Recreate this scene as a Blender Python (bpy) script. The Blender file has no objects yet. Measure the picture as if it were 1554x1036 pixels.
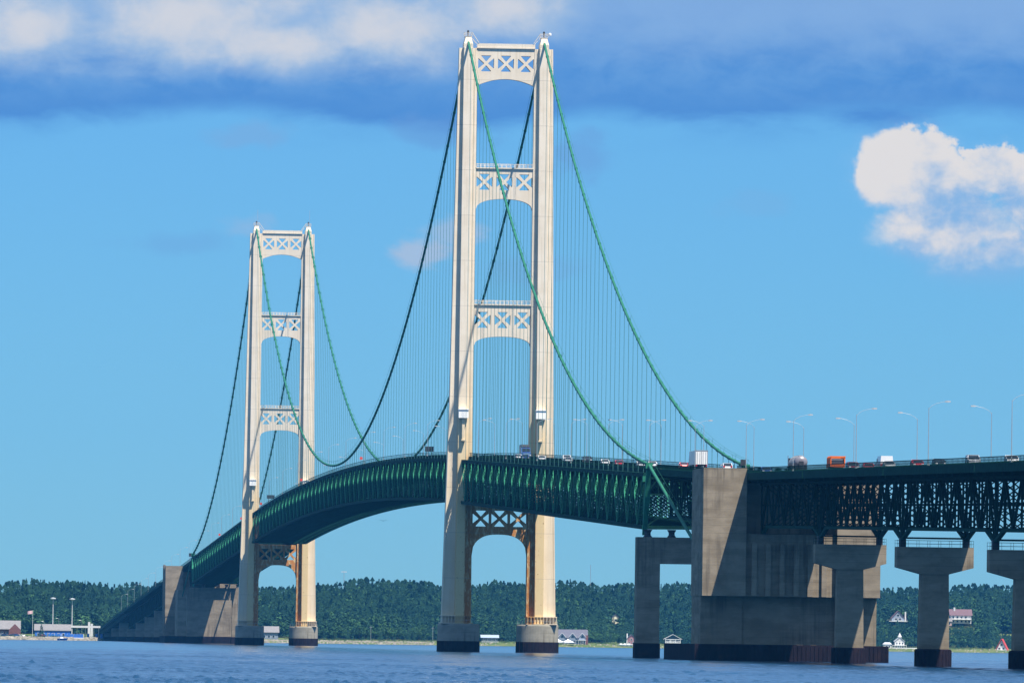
import bpy, math, random
import numpy as np
from math import sin, cos, pi, radians, hypot, atan2, sqrt, atan
from mathutils import Vector, Matrix
from mathutils.geometry import tessellate_polygon

random.seed(7)
S = bpy.context.scene
COL = S.collection
# ---------------------------------------------------------------- camera facts (solved from the bridge's known size)
F = 13809.4; CAM = (-188.255, -2465.54, 3.839); YAW = 0.0773229; PIT = 0.0323912; ROL = 0.0138056
RE = 7.4e6                      # earth radius with refraction: the far shore and far piers sink a little


def drop(x, y):
    return ((x - CAM[0]) ** 2 + (y - CAM[1]) ** 2) / (2 * RE)


def W(p):
    return Vector((p[0], p[1], p[2] - drop(p[0], p[1])))


# ---------------------------------------------------------------- mesh helper
class MB:
    def __init__(s):
        s.v = []; s.f = []; s.mi = []; s.m = 0

    def add(s, vs, fs):
        b = len(s.v); s.v += [tuple(v) for v in vs]
        for f in fs:
            s.f.append([i + b for i in f]); s.mi.append(s.m)

    def hexa(s, P):
        s.add(P, [(0, 3, 2, 1), (4, 5, 6, 7), (0, 1, 5, 4), (1, 2, 6, 5), (2, 3, 7, 6), (3, 0, 4, 7)])

    def box(s, x0, x1, y0, y1, z0, z1):
        s.hexa([(x0, y0, z0), (x1, y0, z0), (x1, y1, z0), (x0, y1, z0), (x0, y0, z1), (x1, y0, z1), (x1, y1, z1), (x0, y1, z1)])

    def beam(s, p, q, w, h, up=(0, 0, 1)):
        p = Vector(p); q = Vector(q); d = (q - p).normalized(); u = Vector(up)
        r = d.cross(u)
        if r.length < 1e-5: r = d.cross(Vector((0, 1, 0)))
        r.normalize(); u = r.cross(d).normalized()
        r = r * w / 2; u = u * h / 2
        s.hexa([p - r - u, p + r - u, q + r - u, q - r - u, p - r + u, p + r + u, q + r + u, q - r + u])

    def tube(s, pts, r, n=6, cap=True):
        pts = [Vector(p) for p in pts]; rs = r if isinstance(r, (list, tuple)) else [r] * len(pts)
        b = []
        for i, p in enumerate(pts):
            d = (pts[min(i + 1, len(pts) - 1)] - pts[max(i - 1, 0)]).normalized()
            a = d.cross(Vector((0, 0, 1)))
            if a.length < 1e-4: a = Vector((1, 0, 0))
            a.normalize(); c = a.cross(d)
            b += [p + (a * cos(2 * pi * k / n) + c * sin(2 * pi * k / n)) * rs[i] for k in range(n)]
        f = []
        for i in range(len(pts) - 1):
            for k in range(n):
                f.append((i * n + k, i * n + (k + 1) % n, (i + 1) * n + (k + 1) % n, (i + 1) * n + k))
        if cap:
            f.append(tuple(reversed(range(n)))); f.append(tuple((len(pts) - 1) * n + k for k in range(n)))
        s.add(b, f)

    def lathe(s, c, prof, n=32):
        # prof: (r, z)
        vs = []; f = []
        for r, z in prof:
            vs += [(c[0] + r * cos(2 * pi * k / n), c[1] + r * sin(2 * pi * k / n), c[2] + z) for k in range(n)]
        for i in range(len(prof) - 1):
            for k in range(n):
                f.append((i * n + k, i * n + (k + 1) % n, (i + 1) * n + (k + 1) % n, (i + 1) * n + k))
        f.append(tuple(reversed(range(n)))); f.append(tuple((len(prof) - 1) * n + k for k in range(n)))
        s.add(vs, f)

    def loft(s, rings):
        n = len(rings[0]); vs = [p for r in rings for p in r]; f = []
        for i in range(len(rings) - 1):
            for k in range(n):
                f.append((i * n + k, i * n + (k + 1) % n, (i + 1) * n + (k + 1) % n, (i + 1) * n + k))
        f.append(tuple(reversed(range(n)))); f.append(tuple((len(rings) - 1) * n + k for k in range(n)))
        s.add(vs, f)

    def plate(s, outline, holes, fn0, fn1):
        """outline + holes in 2D; fn0/fn1 map (a,b) to 3D on the two faces"""
        polys = [outline] + holes
        tris = tessellate_polygon([[Vector((a, b, 0)) for a, b in p] for p in polys])
        flat = [p for q in polys for p in q]; n = len(flat)
        s.add([fn0(*p) for p in flat] + [fn1(*p) for p in flat],
              [tuple(t) for t in tris] + [tuple(i + n for i in reversed(t)) for t in tris])
        o = 0; fs = []
        for q in polys:
            m = len(q)
            for k in range(m):
                a, b = o + k, o + (k + 1) % m
                fs.append((a, b, b + n, a + n))
            o += m
        b0 = len(s.v) - 2 * n
        for f in fs:
            s.f.append([i + b0 for i in f]); s.mi.append(s.m)

    def mesh(s, name, mats, org=None, world=True, smooth=False):
        vs = s.v
        if world:
            o = org if org is not None else Vector((0, 0, 0))
            vs = [(x - o[0], y - o[1], z - drop(x, y) - o[2]) for x, y, z in vs]
        me = bpy.data.meshes.new(name); me.from_pydata(vs, [], s.f)
        if not isinstance(mats, (list, tuple)): mats = [mats]
        for m in mats: me.materials.append(m)
        if len(mats) > 1: me.polygons.foreach_set('material_index', s.mi)
        if smooth: me.polygons.foreach_set('use_smooth', [True] * len(s.f))
        return me

    def build(s, name, mats, parent=None, world=True, smooth=False, fixn=True):
        org = wloc(parent) if parent is not None else Vector((0, 0, 0))
        me = s.mesh(name, mats, org, world, smooth)
        if fixn:
            import bmesh
            bm = bmesh.new(); bm.from_mesh(me); bmesh.ops.recalc_face_normals(bm, faces=bm.faces); bm.to_mesh(me); bm.free()
        o = bpy.data.objects.new(name, me); COL.objects.link(o)
        if parent is not None: o.parent = parent
        return o


def wloc(o):
    v = Vector((0, 0, 0))
    while o is not None: v = v + o.location; o = o.parent
    return v


def tag(o, label=None, cat=None, group=None, kind=None):
    if label: o['label'] = label
    if cat: o['category'] = cat
    if group: o['group'] = group
    if kind: o['kind'] = kind
    return o


def root(name, label, cat, loc, rotz=0, group=None):
    o = bpy.data.objects.new(name, None); COL.objects.link(o); o.location = W(loc); o.rotation_euler = (0, 0, rotz)
    o.empty_display_size = 0.5
    return tag(o, label, cat, group)


def inst(name, me, parent, loc, rot=(0, 0, 0), scale=None):
    o = bpy.data.objects.new(name, me); COL.objects.link(o)
    if parent is not None:
        o.parent = parent; o.location = W(loc) - wloc(parent)
    else: o.location = W(loc)
    o.rotation_euler = rot
    if scale: o.scale = scale
    return o


def copy_tree(o, parent=None):
    c = o.copy(); COL.objects.link(c); c.parent = parent
    for ch in o.children: copy_tree(ch, c)
    return c


def fixmesh(me):
    import bmesh
    bm = bmesh.new(); bm.from_mesh(me); bmesh.ops.recalc_face_normals(bm, faces=bm.faces); bm.to_mesh(me); bm.free(); return me


# ---------------------------------------------------------------- materials
def mat(name, col, rough=0.6, metal=0.0, var=0.0, vscale=1.0, spec=0.3, emit=None):
    m = bpy.data.materials.new(name); m.use_nodes = True; nt = m.node_tree; b = nt.nodes['Principled BSDF']
    b.inputs['Roughness'].default_value = rough; b.inputs['Metallic'].default_value = metal
    b.inputs['Specular IOR Level'].default_value = spec
    b.inputs['Base Color'].default_value = (*col, 1)
    if var > 0:
        tc = nt.nodes.new('ShaderNodeTexCoord'); n = nt.nodes.new('ShaderNodeTexNoise'); n.inputs['Scale'].default_value = vscale
        n.inputs['Detail'].default_value = 5
        nt.links.new(tc.outputs['Object'], n.inputs['Vector'])
        r = nt.nodes.new('ShaderNodeValToRGB'); r.color_ramp.elements[0].position = 0.3; r.color_ramp.elements[1].position = 0.7
        r.color_ramp.elements[0].color = tuple(c * (1 - var) for c in col) + (1,); r.color_ramp.elements[1].color = tuple(min(1, c * (1 + var)) for c in col) + (1,)
        nt.links.new(n.outputs['Fac'], r.inputs['Fac']); nt.links.new(r.outputs['Color'], b.inputs['Base Color'])
    return m


class X:
    """tiny expression wrapper over shader math nodes"""
    def __init__(s, nt, sock): s.nt = nt; s.s = sock
    def _n(s, op, *a):
        n = s.nt.nodes.new('ShaderNodeMath'); n.operation = op
        for i, v in enumerate((s,) + a):
            if isinstance(v, X): s.nt.links.new(v.s, n.inputs[i])
            else: n.inputs[i].default_value = v
        return X(s.nt, n.outputs[0])
    def __add__(s, o): return s._n('ADD', o)
    __radd__ = __add__
    def __sub__(s, o): return s._n('SUBTRACT', o)
    def __rsub__(s, o): return (s * -1) + o
    def __mul__(s, o): return s._n('MULTIPLY', o)
    __rmul__ = __mul__
    def __truediv__(s, o): return s._n('DIVIDE', o)
    def pw(s, o): return s._n('POWER', o)
    def sq(s): return s._n('SQRT')
    def mx(s, o): return s._n('MAXIMUM', o)
    def mn(s, o): return s._n('MINIMUM', o)
    def ab(s): return s._n('ABSOLUTE')
    def atan2(s, o): return s._n('ARCTAN2', o)
    def asin(s): return s._n('ARCSINE')
    def fract(s): return s._n('FRACT')
    def lt(s, o): return s._n('LESS_THAN', o)
    def gt(s, o): return s._n('GREATER_THAN', o)
    def ss(s, a, b, c=0.0, d=1.0):
        n = s.nt.nodes.new('ShaderNodeMapRange'); n.interpolation_type = 'SMOOTHSTEP'
        s.nt.links.new(s.s, n.inputs[0])
        for i, v in enumerate((a, b, c, d)):
            if isinstance(v, X): s.nt.links.new(v.s, n.inputs[i + 1])
            else: n.inputs[i + 1].default_value = v
        return X(s.nt, n.outputs[0])


def noise(nt, vec, scale=1, detail=4, rough=0.5, dist=0.0):
    n = nt.nodes.new('ShaderNodeTexNoise'); n.inputs['Scale'].default_value = scale; n.inputs['Detail'].default_value = detail
    n.inputs['Roughness'].default_value = rough; n.inputs['Distortion'].default_value = dist
    nt.links.new(vec.s if isinstance(vec, X) else vec, n.inputs['Vector']); return X(nt, n.outputs['Fac'])


def comb(nt, x, y, z=0.0):
    n = nt.nodes.new('ShaderNodeCombineXYZ')
    for i, v in enumerate((x, y, z)):
        if isinstance(v, X): nt.links.new(v.s, n.inputs[i])
        else: n.inputs[i].default_value = v
    return X(nt, n.outputs[0])


def sep(nt, sock):
    n = nt.nodes.new('ShaderNodeSeparateXYZ'); nt.links.new(sock, n.inputs[0]); return [X(nt, o) for o in n.outputs]


def mixc(nt, fac, a, b):
    n = nt.nodes.new('ShaderNodeMix'); n.data_type = 'RGBA'; n.clamp_factor = True
    if isinstance(fac, X): nt.links.new(fac.s, n.inputs[0])
    else: n.inputs[0].default_value = fac
    for i, v in ((6, a), (7, b)):
        if isinstance(v, (tuple, list)): n.inputs[i].default_value = (*v[:3], 1)
        else: nt.links.new(v, n.inputs[i])
    return n.outputs[2]


def bump(nt, h, b, strength=0.3, dist=0.1):
    n = nt.nodes.new('ShaderNodeBump'); n.inputs['Strength'].default_value = strength; n.inputs['Distance'].default_value = dist
    nt.links.new(h.s, n.inputs['Height']); nt.links.new(n.outputs[0], b.inputs['Normal'])


def new(name, rough=0.7, metal=0.0, spec=0.3):
    m = bpy.data.materials.new(name); m.use_nodes = True; nt = m.node_tree; b = nt.nodes['Principled BSDF']
    b.inputs['Roughness'].default_value = rough; b.inputs['Metallic'].default_value = metal; b.inputs['Specular IOR Level'].default_value = spec
    tc = nt.nodes.new('ShaderNodeTexCoord')
    return m, nt, b, tc


def tower_paint():
    m, nt, b, tc = new('ivory_tower_paint', 0.7, 0, 0.12)
    x, y, z = sep(nt, tc.outputs['Object'])
    P = X(nt, tc.outputs['Object'])
    n1 = noise(nt, P, 0.25, 6, 0.6); streak = noise(nt, comb(nt, x * 2.2, y * 2.2, z * 0.05), 1.0, 4, 0.6)
    base = mixc(nt, n1.ss(0.3, 0.7), (0.68, 0.585, 0.455), (0.75, 0.66, 0.53))
    base = mixc(nt, streak.ss(0.5, 0.75) * 0.5, base, (0.50, 0.41, 0.28))
    # yellowed, rust-stained paint towards the foot of the leg, strongest on the inner panels
    low = z.ss(75.0, 30.0) ; ax = x.ab()
    inner = ax.ss(12.2, 11.9)
    yel = low * (0.2 + inner * 0.5)
    base = mixc(nt, yel, base, (0.64, 0.45, 0.17))
    rn = noise(nt, comb(nt, x * 1.4, y * 1.4, z * 0.35), 1.0, 6, 0.7)
    rust = rn.ss(0.38, 0.52) * z.ss(48.0, 42.0) * ax.ss(10.0, 9.2) * 0.9
    base = mixc(nt, rust, base, (0.46, 0.17, 0.03))
    spots = noise(nt, P, 1.6, 3, 0.6).ss(0.66, 0.7) * z.ss(44.0, 38.0) * inner * 0.7
    base = mixc(nt, spots, base, (0.20, 0.10, 0.05))
    seam = (z / 12.3).fract()
    sm = seam.lt(0.012)
    base = mixc(nt, sm * 0.45, base, (0.33, 0.29, 0.24))
    nt.links.new(base, b.inputs['Base Color'])
    bump(nt, n1 * 0.5 + streak * 0.5, b, 0.12, 0.1)
    return m


def concrete(name, c0, c1, lift=1.52, stain=(0.10, 0.085, 0.065)):
    m, nt, b, tc = new(name, 0.95, 0, 0.04)
    x, y, z = sep(nt, tc.outputs['Object']); P = X(nt, tc.outputs['Object'])
    n1 = noise(nt, P, 0.35, 8, 0.6); n2 = noise(nt, comb(nt, x * 0.12, y * 0.12, z * 0.45), 1.0, 6, 0.65)
    st = noise(nt, comb(nt, x * 0.9, y * 0.9, z * 0.05), 1.0, 6, 0.7) * noise(nt, P, 0.07, 3).ss(0.38, 0.62, 0.55, 1.05)
    base = mixc(nt, n1.ss(0.35, 0.65) * 0.4 + n2.ss(0.4, 0.6) * 0.6, c0, c1)
    base = mixc(nt, st.ss(0.42, 0.68) * 0.7, base, stain)
    sm = (z / lift).fract().lt(0.035)
    base = mixc(nt, sm * (noise(nt, P, 0.12, 2).ss(0.4, 0.6)) * 0.5, base, (0.08, 0.068, 0.052))
    nt.links.new(base, b.inputs['Base Color']); bump(nt, n1 + n2 * 0.5, b, 0.25, 0.08)
    return m


def green_paint(name, c, var=0.25, rough=0.5, spec=0.3):
    m, nt, b, tc = new(name, rough, 0, spec)
    P = X(nt, tc.outputs['Object']); n1 = noise(nt, P, 0.7, 5, 0.6)
    base = mixc(nt, n1.ss(0.3, 0.7), tuple(v * (1 - var) for v in c), tuple(v * (1 + var) for v in c))
    r = noise(nt, P, 0.9, 5, 0.7)
    base = mixc(nt, r.ss(0.68, 0.74) * 0.5, base, (0.12, 0.06, 0.03))
    nt.links.new(base, b.inputs['Base Color']); return m


def rusty_steel():
    m, nt, b, tc = new('rusted_sheet_steel', 0.95, 0, 0.04)
    x, y, z = sep(nt, tc.outputs['Object']); P = X(nt, tc.outputs['Object'])
    n1 = noise(nt, comb(nt, x, y, z * 0.3), 0.8, 7, 0.7); n2 = noise(nt, P, 0.4, 4)
    base = mixc(nt, n1.ss(0.35, 0.65), (0.013, 0.011, 0.018), (0.024, 0.018, 0.026))
    base = mixc(nt, n2.ss(0.58, 0.75) * 0.6, base, (0.045, 0.026, 0.024))
    nt.links.new(base, b.inputs['Base Color']); bump(nt, n1, b, 0.3, 0.1); return m


def water_mat():
    m, nt, b, tc = new('lake_water', 0.12, 0, 0.5)
    b.inputs['Base Color'].default_value = (0.016, 0.07, 0.15, 1); b.inputs['IOR'].default_value = 1.33
    P = X(nt, tc.outputs['Object']); x, y, z = sep(nt, tc.outputs['Object'])
    n1 = noise(nt, P, 0.9, 6, 0.65); n2 = noise(nt, P, 0.004, 4, 0.6)
    base = mixc(nt, n2.ss(0.35, 0.7), (0.007, 0.040, 0.098), (0.010, 0.052, 0.12))
    nt.links.new(base, b.inputs['Base Color'])
    bump(nt, n1, b, 0.5, 0.2)
    return m


def foliage(name, cols, rough=0.9):
    m, nt, b, tc = new(name, rough, 0, 0.1)
    g = nt.nodes.new('ShaderNodeNewGeometry'); P = X(nt, g.outputs['Position'])
    big = noise(nt, P, 0.018, 5, 0.65); mid = noise(nt, P, 0.09, 2, 0.5)
    rnd = X(nt, g.outputs['Random Per Island'])
    base = mixc(nt, big.ss(0.38, 0.62), cols[0], cols[1])
    base = mixc(nt, mid.ss(0.5, 0.68) * 0.6, base, cols[2])
    base = mixc(nt, rnd * 0.2, base, cols[3])
    nt.links.new(base, b.inputs['Base Color']); return m


def ground_mat():
    m, nt, b, tc = new('shore_ground', 0.95, 0, 0.1)
    g = nt.nodes.new('ShaderNodeNewGeometry'); P = X(nt, g.outputs['Position'])
    n1 = noise(nt, P, 0.05, 5, 0.6); n2 = noise(nt, P, 0.3, 4, 0.6)
    base = mixc(nt, n1.ss(0.4, 0.6), (0.07, 0.11, 0.03), (0.12, 0.14, 0.045))
    base = mixc(nt, n2.ss(0.6, 0.72) * 0.6, base, (0.2, 0.17, 0.12))
    nt.links.new(base, b.inputs['Base Color']); return m


M = {}
M['paint'] = tower_paint()
M['cable'] = green_paint('green_cable_paint', (0.028, 0.16, 0.10), 0.12, 0.7, 0.12)
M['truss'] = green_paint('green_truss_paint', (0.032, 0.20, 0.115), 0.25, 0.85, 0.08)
M['rail'] = green_paint('dark_rail_and_shaded_truss_paint', (0.007, 0.045, 0.034), 0.2, 0.9, 0.04)  # railing colour; on truss posts and chords it stands in for shade
M['girder'] = green_paint('shade_darkened_girder_paint', (0.005, 0.030, 0.024), 0.3, 0.9, 0.04)  # green paint darkened so the members carry their shade in the colour
M['rope'] = mat('dark_wire_rope', (0.05, 0.17, 0.16), 0.6)
M['asphalt'] = mat('road_asphalt', (0.06, 0.058, 0.055), 0.9, var=0.25, vscale=0.5)
M['stripe'] = mat('road_stripe_paint', (0.75, 0.75, 0.72), 0.7)
M['conc'] = concrete('pier_concrete', (0.20, 0.163, 0.115), (0.31, 0.26, 0.19))
M['conc2'] = concrete('tower_pier_concrete', (0.26, 0.24, 0.19), (0.34, 0.315, 0.255), 2.6)
M['rust'] = rusty_steel()
M['white'] = mat('white_gloss_paint', (0.80, 0.79, 0.77), 0.35, var=0.04, vscale=2)
M['ivorybox'] = mat('pale_box_paint', (0.86, 0.85, 0.80), 0.4, var=0.05, vscale=1)
M['galv'] = mat('galvanised_steel', (0.46, 0.47, 0.47), 0.4, 0.5, var=0.12, vscale=3)
M['lamp'] = mat('pale_lamp_housing', (0.45, 0.47, 0.48), 0.35)
M['glass'] = mat('dark_window_glass', (0.02, 0.028, 0.035), 0.08, 0, spec=0.8)
M['tyre'] = mat('black_rubber', (0.02, 0.02, 0.02), 0.85)
M['tank'] = mat('polished_tank_metal', (0.20, 0.19, 0.215), 0.35, 0.2, var=.1, vscale=1)
M['chrome'] = mat('bright_metal', (0.65, 0.66, 0.67), 0.2, 0.9)
M['dark'] = mat('dark_painted_metal', (0.03, 0.035, 0.045), 0.6, var=0.3, vscale=2)
M['red'] = mat('red_signal_paint', (0.75, 0.06, 0.03), 0.6)
M['headl'] = mat('headlight_glass', (0.85, 0.86, 0.88), 0.1, spec=0.8)
M['taill'] = mat('tail_light_plastic', (0.45, 0.01, 0.01), 0.25)


def carpaint(n, c): return mat(n, c, 0.28, 0.15, spec=0.6, var=0.03)


# ================================================================ bridge geometry laws
def rail(Y):
    if Y < -700: return 37.34 + .0128 * (Y + 700)
    if Y < 0: return 54 + .0238 * Y
    if Y <= 1158.2: return 60.7 - 2.0e-5 * (Y - 579.1) ** 2
    return 54 - .0238 * (Y - 1158.2)


def slope(Y): return (rail(Y + 1) - rail(Y - 1)) / 2


CX = 10.36
ZS = 166.1


def cablez(Y):
    k = 6.26e-4 / 2
    if Y < -548.6: return 40.8 + (Y + 548.6) * .171
    if Y < 0:
        t = (Y + 548.6) / 548.6
        return 40.8 + (ZS - 40.8) * t - k * (-Y) * (Y + 548.6)
    if Y <= 1158.2: return ZS - k * Y * (1158.2 - Y)
    if Y <= 1706.8:
        t = (1706.8 - Y) / 548.6
        return 40.8 + (ZS - 40.8) * t - k * (Y - 1158.2) * (1706.8 - Y)
    return 40.8 - (Y - 1706.8) * .171


# ---------------------------------------------------------------- towers
def leg_ring(z, s):
    """cruciform section; s=+1 east leg, -1 west leg"""
    t = min(1, max(0, (z - 7.6) / 156.4))
    if z < 69: outer = 15.5 + (14.1 - 15.5) * (z - 7.6) / 61.4
    else: outer = 14.1 + (12.8 - 14.1) * (z - 69) / 95
    inner = 7.5 + .3 * min(1, t * 2.5)
    ci = 9.62 + (9.1 - 9.62) * t; co = 11.95 + (11.55 - 11.95) * t
    yc = 4.3 + (2.5 - 4.3) * t; yf = 2.1 + (1.25 - 2.1) * t
    # thin raised ribs at the centre-panel corners and on the inner flange
    P = [(inner, -yf), (inner + .42, -yf), (inner + .42, -yf - .1), (inner + .62, -yf - .1), (inner + .62, -yf), (ci - .28, -yf), (ci - .28, -yf - .16), (ci, -yf - .16), (ci, -yc), (co, -yc), (co, -yf - .15),
         (co + .3, -yf - .15), (co + .3, -yf), (outer - .35, -yf), (outer - .35, -yf - .1), (outer, -yf - .1),
         (outer, yf), (co, yf), (co, yc), (ci, yc), (ci, yf), (inner, yf)]
    return [(s * x, y, z) for x, y in P]


def rnd_hole(cx, cz, w, h, kind, bar=.62):
    """one of the four openings of an X panel"""
    a = w / 2; b = h / 2; g = bar * .75
    if kind == 't': P = [(-a + g * 1.5, b), (a - g * 1.5, b), (0, g * .95)]
    if kind == 'b': P = [(a - g * 1.5, -b), (-a + g * 1.5, -b), (0, -g * .95)]
    if kind == 'l': P = [(-a, -b + g * 1.5), (-a, b - g * 1.5), (-g * .95, 0)]
    if kind == 'r': P = [(a, b - g * 1.5), (a, -b + g * 1.5), (g * .95, 0)]
    out = []
    n = len(P)
    for i in range(n):
        p = Vector(P[i]); q0 = Vector(P[i - 1]); q1 = Vector(P[(i + 1) % n])
        r = .28
        a0 = p + (q0 - p).normalized() * r; a1 = p + (q1 - p).normalized() * r
        out += [tuple(a0), tuple((a0 + a1) / 4 + p / 2), tuple(a1)]
    return [(cx + u, cz + v) for u, v in out]


def strut(MBo, Y, zt, zap, rise, pw, hc, spacing, hw, hh, par, y0=-1.15, y1=1.15, n=2.2, wi=7.9):
    N = 28; pts = [(-wi, zt), (wi, zt)]
    for i in range(N + 1):
        a = 1 - 2 * i / N
        if n is None: z = zap - rise * a * a
        else: z = zap - rise * (1 - (max(0, 1 - abs(a) ** n)) ** (1 / n))
        pts.append((wi * a, z))
    holes = []
    for k in (-1, 0, 1):
        for kd in 'tblr': holes.append(rnd_hole(k * spacing, hc, hw, hh, kd))
    MBo.plate(pts, holes, lambda a, b: (a, Y + y0, b), lambda a, b: (a, Y + y1, b))
    # raised cap ledge
    if par:
        MBo.box(-wi, wi, Y + y0 - .35, Y + y1 + .35, zt, zt + .35)


def make_tower(Y, label):
    T = root('bridge_tower', label, 'bridge tower', (0, Y, 7.6))
    for s in (-1, 1):
        m = MB(); zs = [7.6, 9.0, 20, 33, 45, 57, 69, 82, 95, 107, 119, 131, 143, 155, 163.9]
        m.loft([[(x, y + Y, z) for x, y, z in leg_ring(z, s)] for z in zs])
        # cap of the centre panel and flared base shoe
        m.box(s * 9.1 if s > 0 else -11.6, 11.6 if s > 0 else -9.1, Y - 2.3, Y + 2.3, 163.9, 165.1)
        lg = m.build('leg', M['paint'], T)
        m = MB()
        for k in range(10):
            xx = 7.7 + k * .86
            m.box(min(s * xx, s * (xx + .16)), max(s * xx, s * (xx + .16)), Y - 4.75, Y - 4.3, 7.6, 9.6)
        m.box(min(s * 7.3, s * 15.8), max(s * 7.3, s * 15.8), Y - 4.85, Y + 4.85, 7.6, 7.85)
        m.box(min(s * 7.4, s * 15.7), max(s * 7.4, s * 15.7), Y - 4.6, Y + 4.6, 9.6, 9.8)
        m.build('base_shoe', M['paint'], T)
        # white equipment box on a bracket post, on the front of the leg
        m = MB(); m.box(*sorted((s * 9.2, s * 11.85)), Y - 5.6, Y - 3.0, 63.3, 65.5); m.box(*sorted((s * 9.1, s * 11.95)), Y - 5.8, Y - 3.0, 65.5, 65.75)
        bx = m.build('equipment_box', M['ivorybox'], T)
        m = MB(); m.box(s * 10.5 - .35, s * 10.5 + .35, Y - 4.9, Y - 3.4, 57.5, 63.3); m.box(s * 10.5 - .55, s * 10.5 + .55, Y - 5.1, Y - 3.4, 57.1, 57.5)
        m.build('bracket', M['paint'], bx)
        # saddle housing with platform, railing and beacon
        m = MB(); x = s * 10.36
        m.loft([[(x - 1.2, Y - 2.2, 165.1), (x + 1.2, Y - 2.2, 165.1), (x + 1.2, Y + 2.2, 165.1), (x - 1.2, Y + 2.2, 165.1)],
                [(x - .75, Y - 1.6, 166.9), (x + .75, Y - 1.6, 166.9), (x + .75, Y + 1.6, 166.9), (x - .75, Y + 1.6, 166.9)]])
        m.box(x - .95, x + .95, Y - 1.7, Y + 1.7, 166.95, 167.07)
        sad = m.build('saddle', M['paint'], T)
        m = MB()
        for zz in (167.6, 168.1):
            for a, b in (((x - 1.0, Y - 1.7, zz), (x + 1.0, Y - 1.7, zz)), ((x + 1.0, Y - 1.7, zz), (x + 1.0, Y + 1.7, zz)), ((x - 1.0, Y + 1.7, zz), (x + 1.0, Y + 1.7, zz)), ((x - 1.0, Y - 1.7, zz), (x - 1.0, Y + 1.7, zz))):
                m.beam(a, b, .07, .07)
        for px_ in (-1, 0, 1):
            for py_ in (-1.7, 1.7): m.beam((x + px_, Y + py_, 167.1), (x + px_, Y + py_, 168.1), .07, .07)
        m.beam((x - s * 1.0, Y - 1.7, 168.1), (x - s * 2.9, Y - 1.5, 165.4), .14, .14); m.beam((x - s * .7, Y + 1.7, 167.3), (x - s * 2.4, Y + 1.5, 165.4), .1, .1)
        m.build('platform_railing', M['paint'], sad)
        m = MB(); m.lathe((x, Y, 167.1), [(.16, 0), (.16, .9), (.3, .95), (.3, 1.5), (.12, 1.75)], 10); m.build('beacon', M['dark'], sad)
        if Y > 100:
            m = MB(); m.beam((x + .45, Y, 167.1), (x + .45, Y, 173.4), .09, .09); m.build('antenna', M['galv'], sad)
        elif s > 0:
            m = MB(); m.lathe((x + 1.5, Y - 1.6, 167.5), [(.1, 0), (.42, .15), (.42, .7), (.1, .85)], 12); m.build('radar_dome', M['white'], sad)
    rows = [(165.0 - 1.1, 155.6, 1.9, 159.8, 4.35, True, None), (132.2 - 1.0, 123.0, 3.4, 127.6, 4.35, True, 2.3), (95.1 - 1.0, 85.6, 3.0, 90.1, 4.35, True, 2.4)]
    for zt, zap, rise, hc, hw, par, n in rows:
        m = MB(); strut(m, Y, zt, zap, rise, 4, hc, 5.42, hw, hw, par, n=n)
        st = m.build('cross_strut', M['paint'], T)
        m = MB()
        for yy in (-1.35, 1.35):
            m.box(-7.9, 7.9, Y + yy - .04, Y + yy + .04, zt + 1.25, zt + 1.33); m.box(-7.9, 7.9, Y + yy - .03, Y + yy + .03, zt + .82, zt + .87)
            for k in range(14):
                xx = -7.6 + k * 15.2 / 13; m.box(xx - .04, xx + .04, Y + yy - .04, Y + yy + .04, zt + .35, zt + 1.25)
        if zt > 160: m.box(-7.9, 7.9, Y - 1.42, Y - 1.36, zt + .35, zt + 1.2)
        m.build('walkway_railing', M['paint'], st)
    m = MB(); strut(m, Y, 40.0, 31.9, 7.0, 4, 36.2, 5.1, 4.5, 4.3, False, n=2.6, wi=7.7)
    for k in (-1, 1): m.box(k * 2.55 - .25, k * 2.55 + .25, Y - 1.4, Y - 1.15, 32.2, 39.9)
    m.build('cross_strut', M['paint'], T)
    return T


make_tower(0, 'taller-looking nearer ivory suspension tower with three fretwork cross struts above the deck')
make_tower(1158.2, 'distant smaller-looking ivory suspension tower behind the arching deck, antennas on top')

for Y, s, lb in ((0, -1, 'shaded round concrete pier under the left leg of the near tower'), (0, 1, 'sunlit round concrete pier under the right leg of the near tower'),
                 (1158.2, -1, 'dark round concrete pier under the left leg of the distant tower'), (1158.2, 1, 'sunlit round concrete pier under the right leg of the distant tower')):
    r = root('tower_pier', lb, 'bridge pier', (s * 10.75, Y, 0), 0, 'round piers under the tower legs')
    m = MB(); m.lathe((s * 10.75, Y, 0), [(5.72, 2.9), (5.72, 7.25), (5.6, 7.55), (3, 7.6)], 48); o = m.build('shaft', M['conc2'], r)
    m = MB(); m.lathe((s * 10.75, Y, 0), [(5.80, -3), (5.80, 2.9)], 48)
    for k in range(24):
        a = 2 * pi * k / 24; m.beam((s * 10.75 + 5.8 * cos(a), Y + 5.8 * sin(a), -2), (s * 10.75 + 5.8 * cos(a), Y + 5.8 * sin(a), 2.9), .12, .12)
    m.build('steel_skirt', M['rust'], r)
    m = MB()
    for k in range(20):
        a0 = 2 * pi * k / 20; a1 = 2 * pi * (k + 1) / 20
        c = lambda a, z: (s * 10.75 + 5.45 * cos(a), Y + 5.45 * sin(a), z)
        if 3 < k < 18 or s > 0: m.beam(c(a0, 8.6), c(a1, 8.6), .05, .05); m.beam(c(a0, 7.5), c(a0, 8.6), .05, .05)
    m.build('handrail', M['galv'], r)

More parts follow.
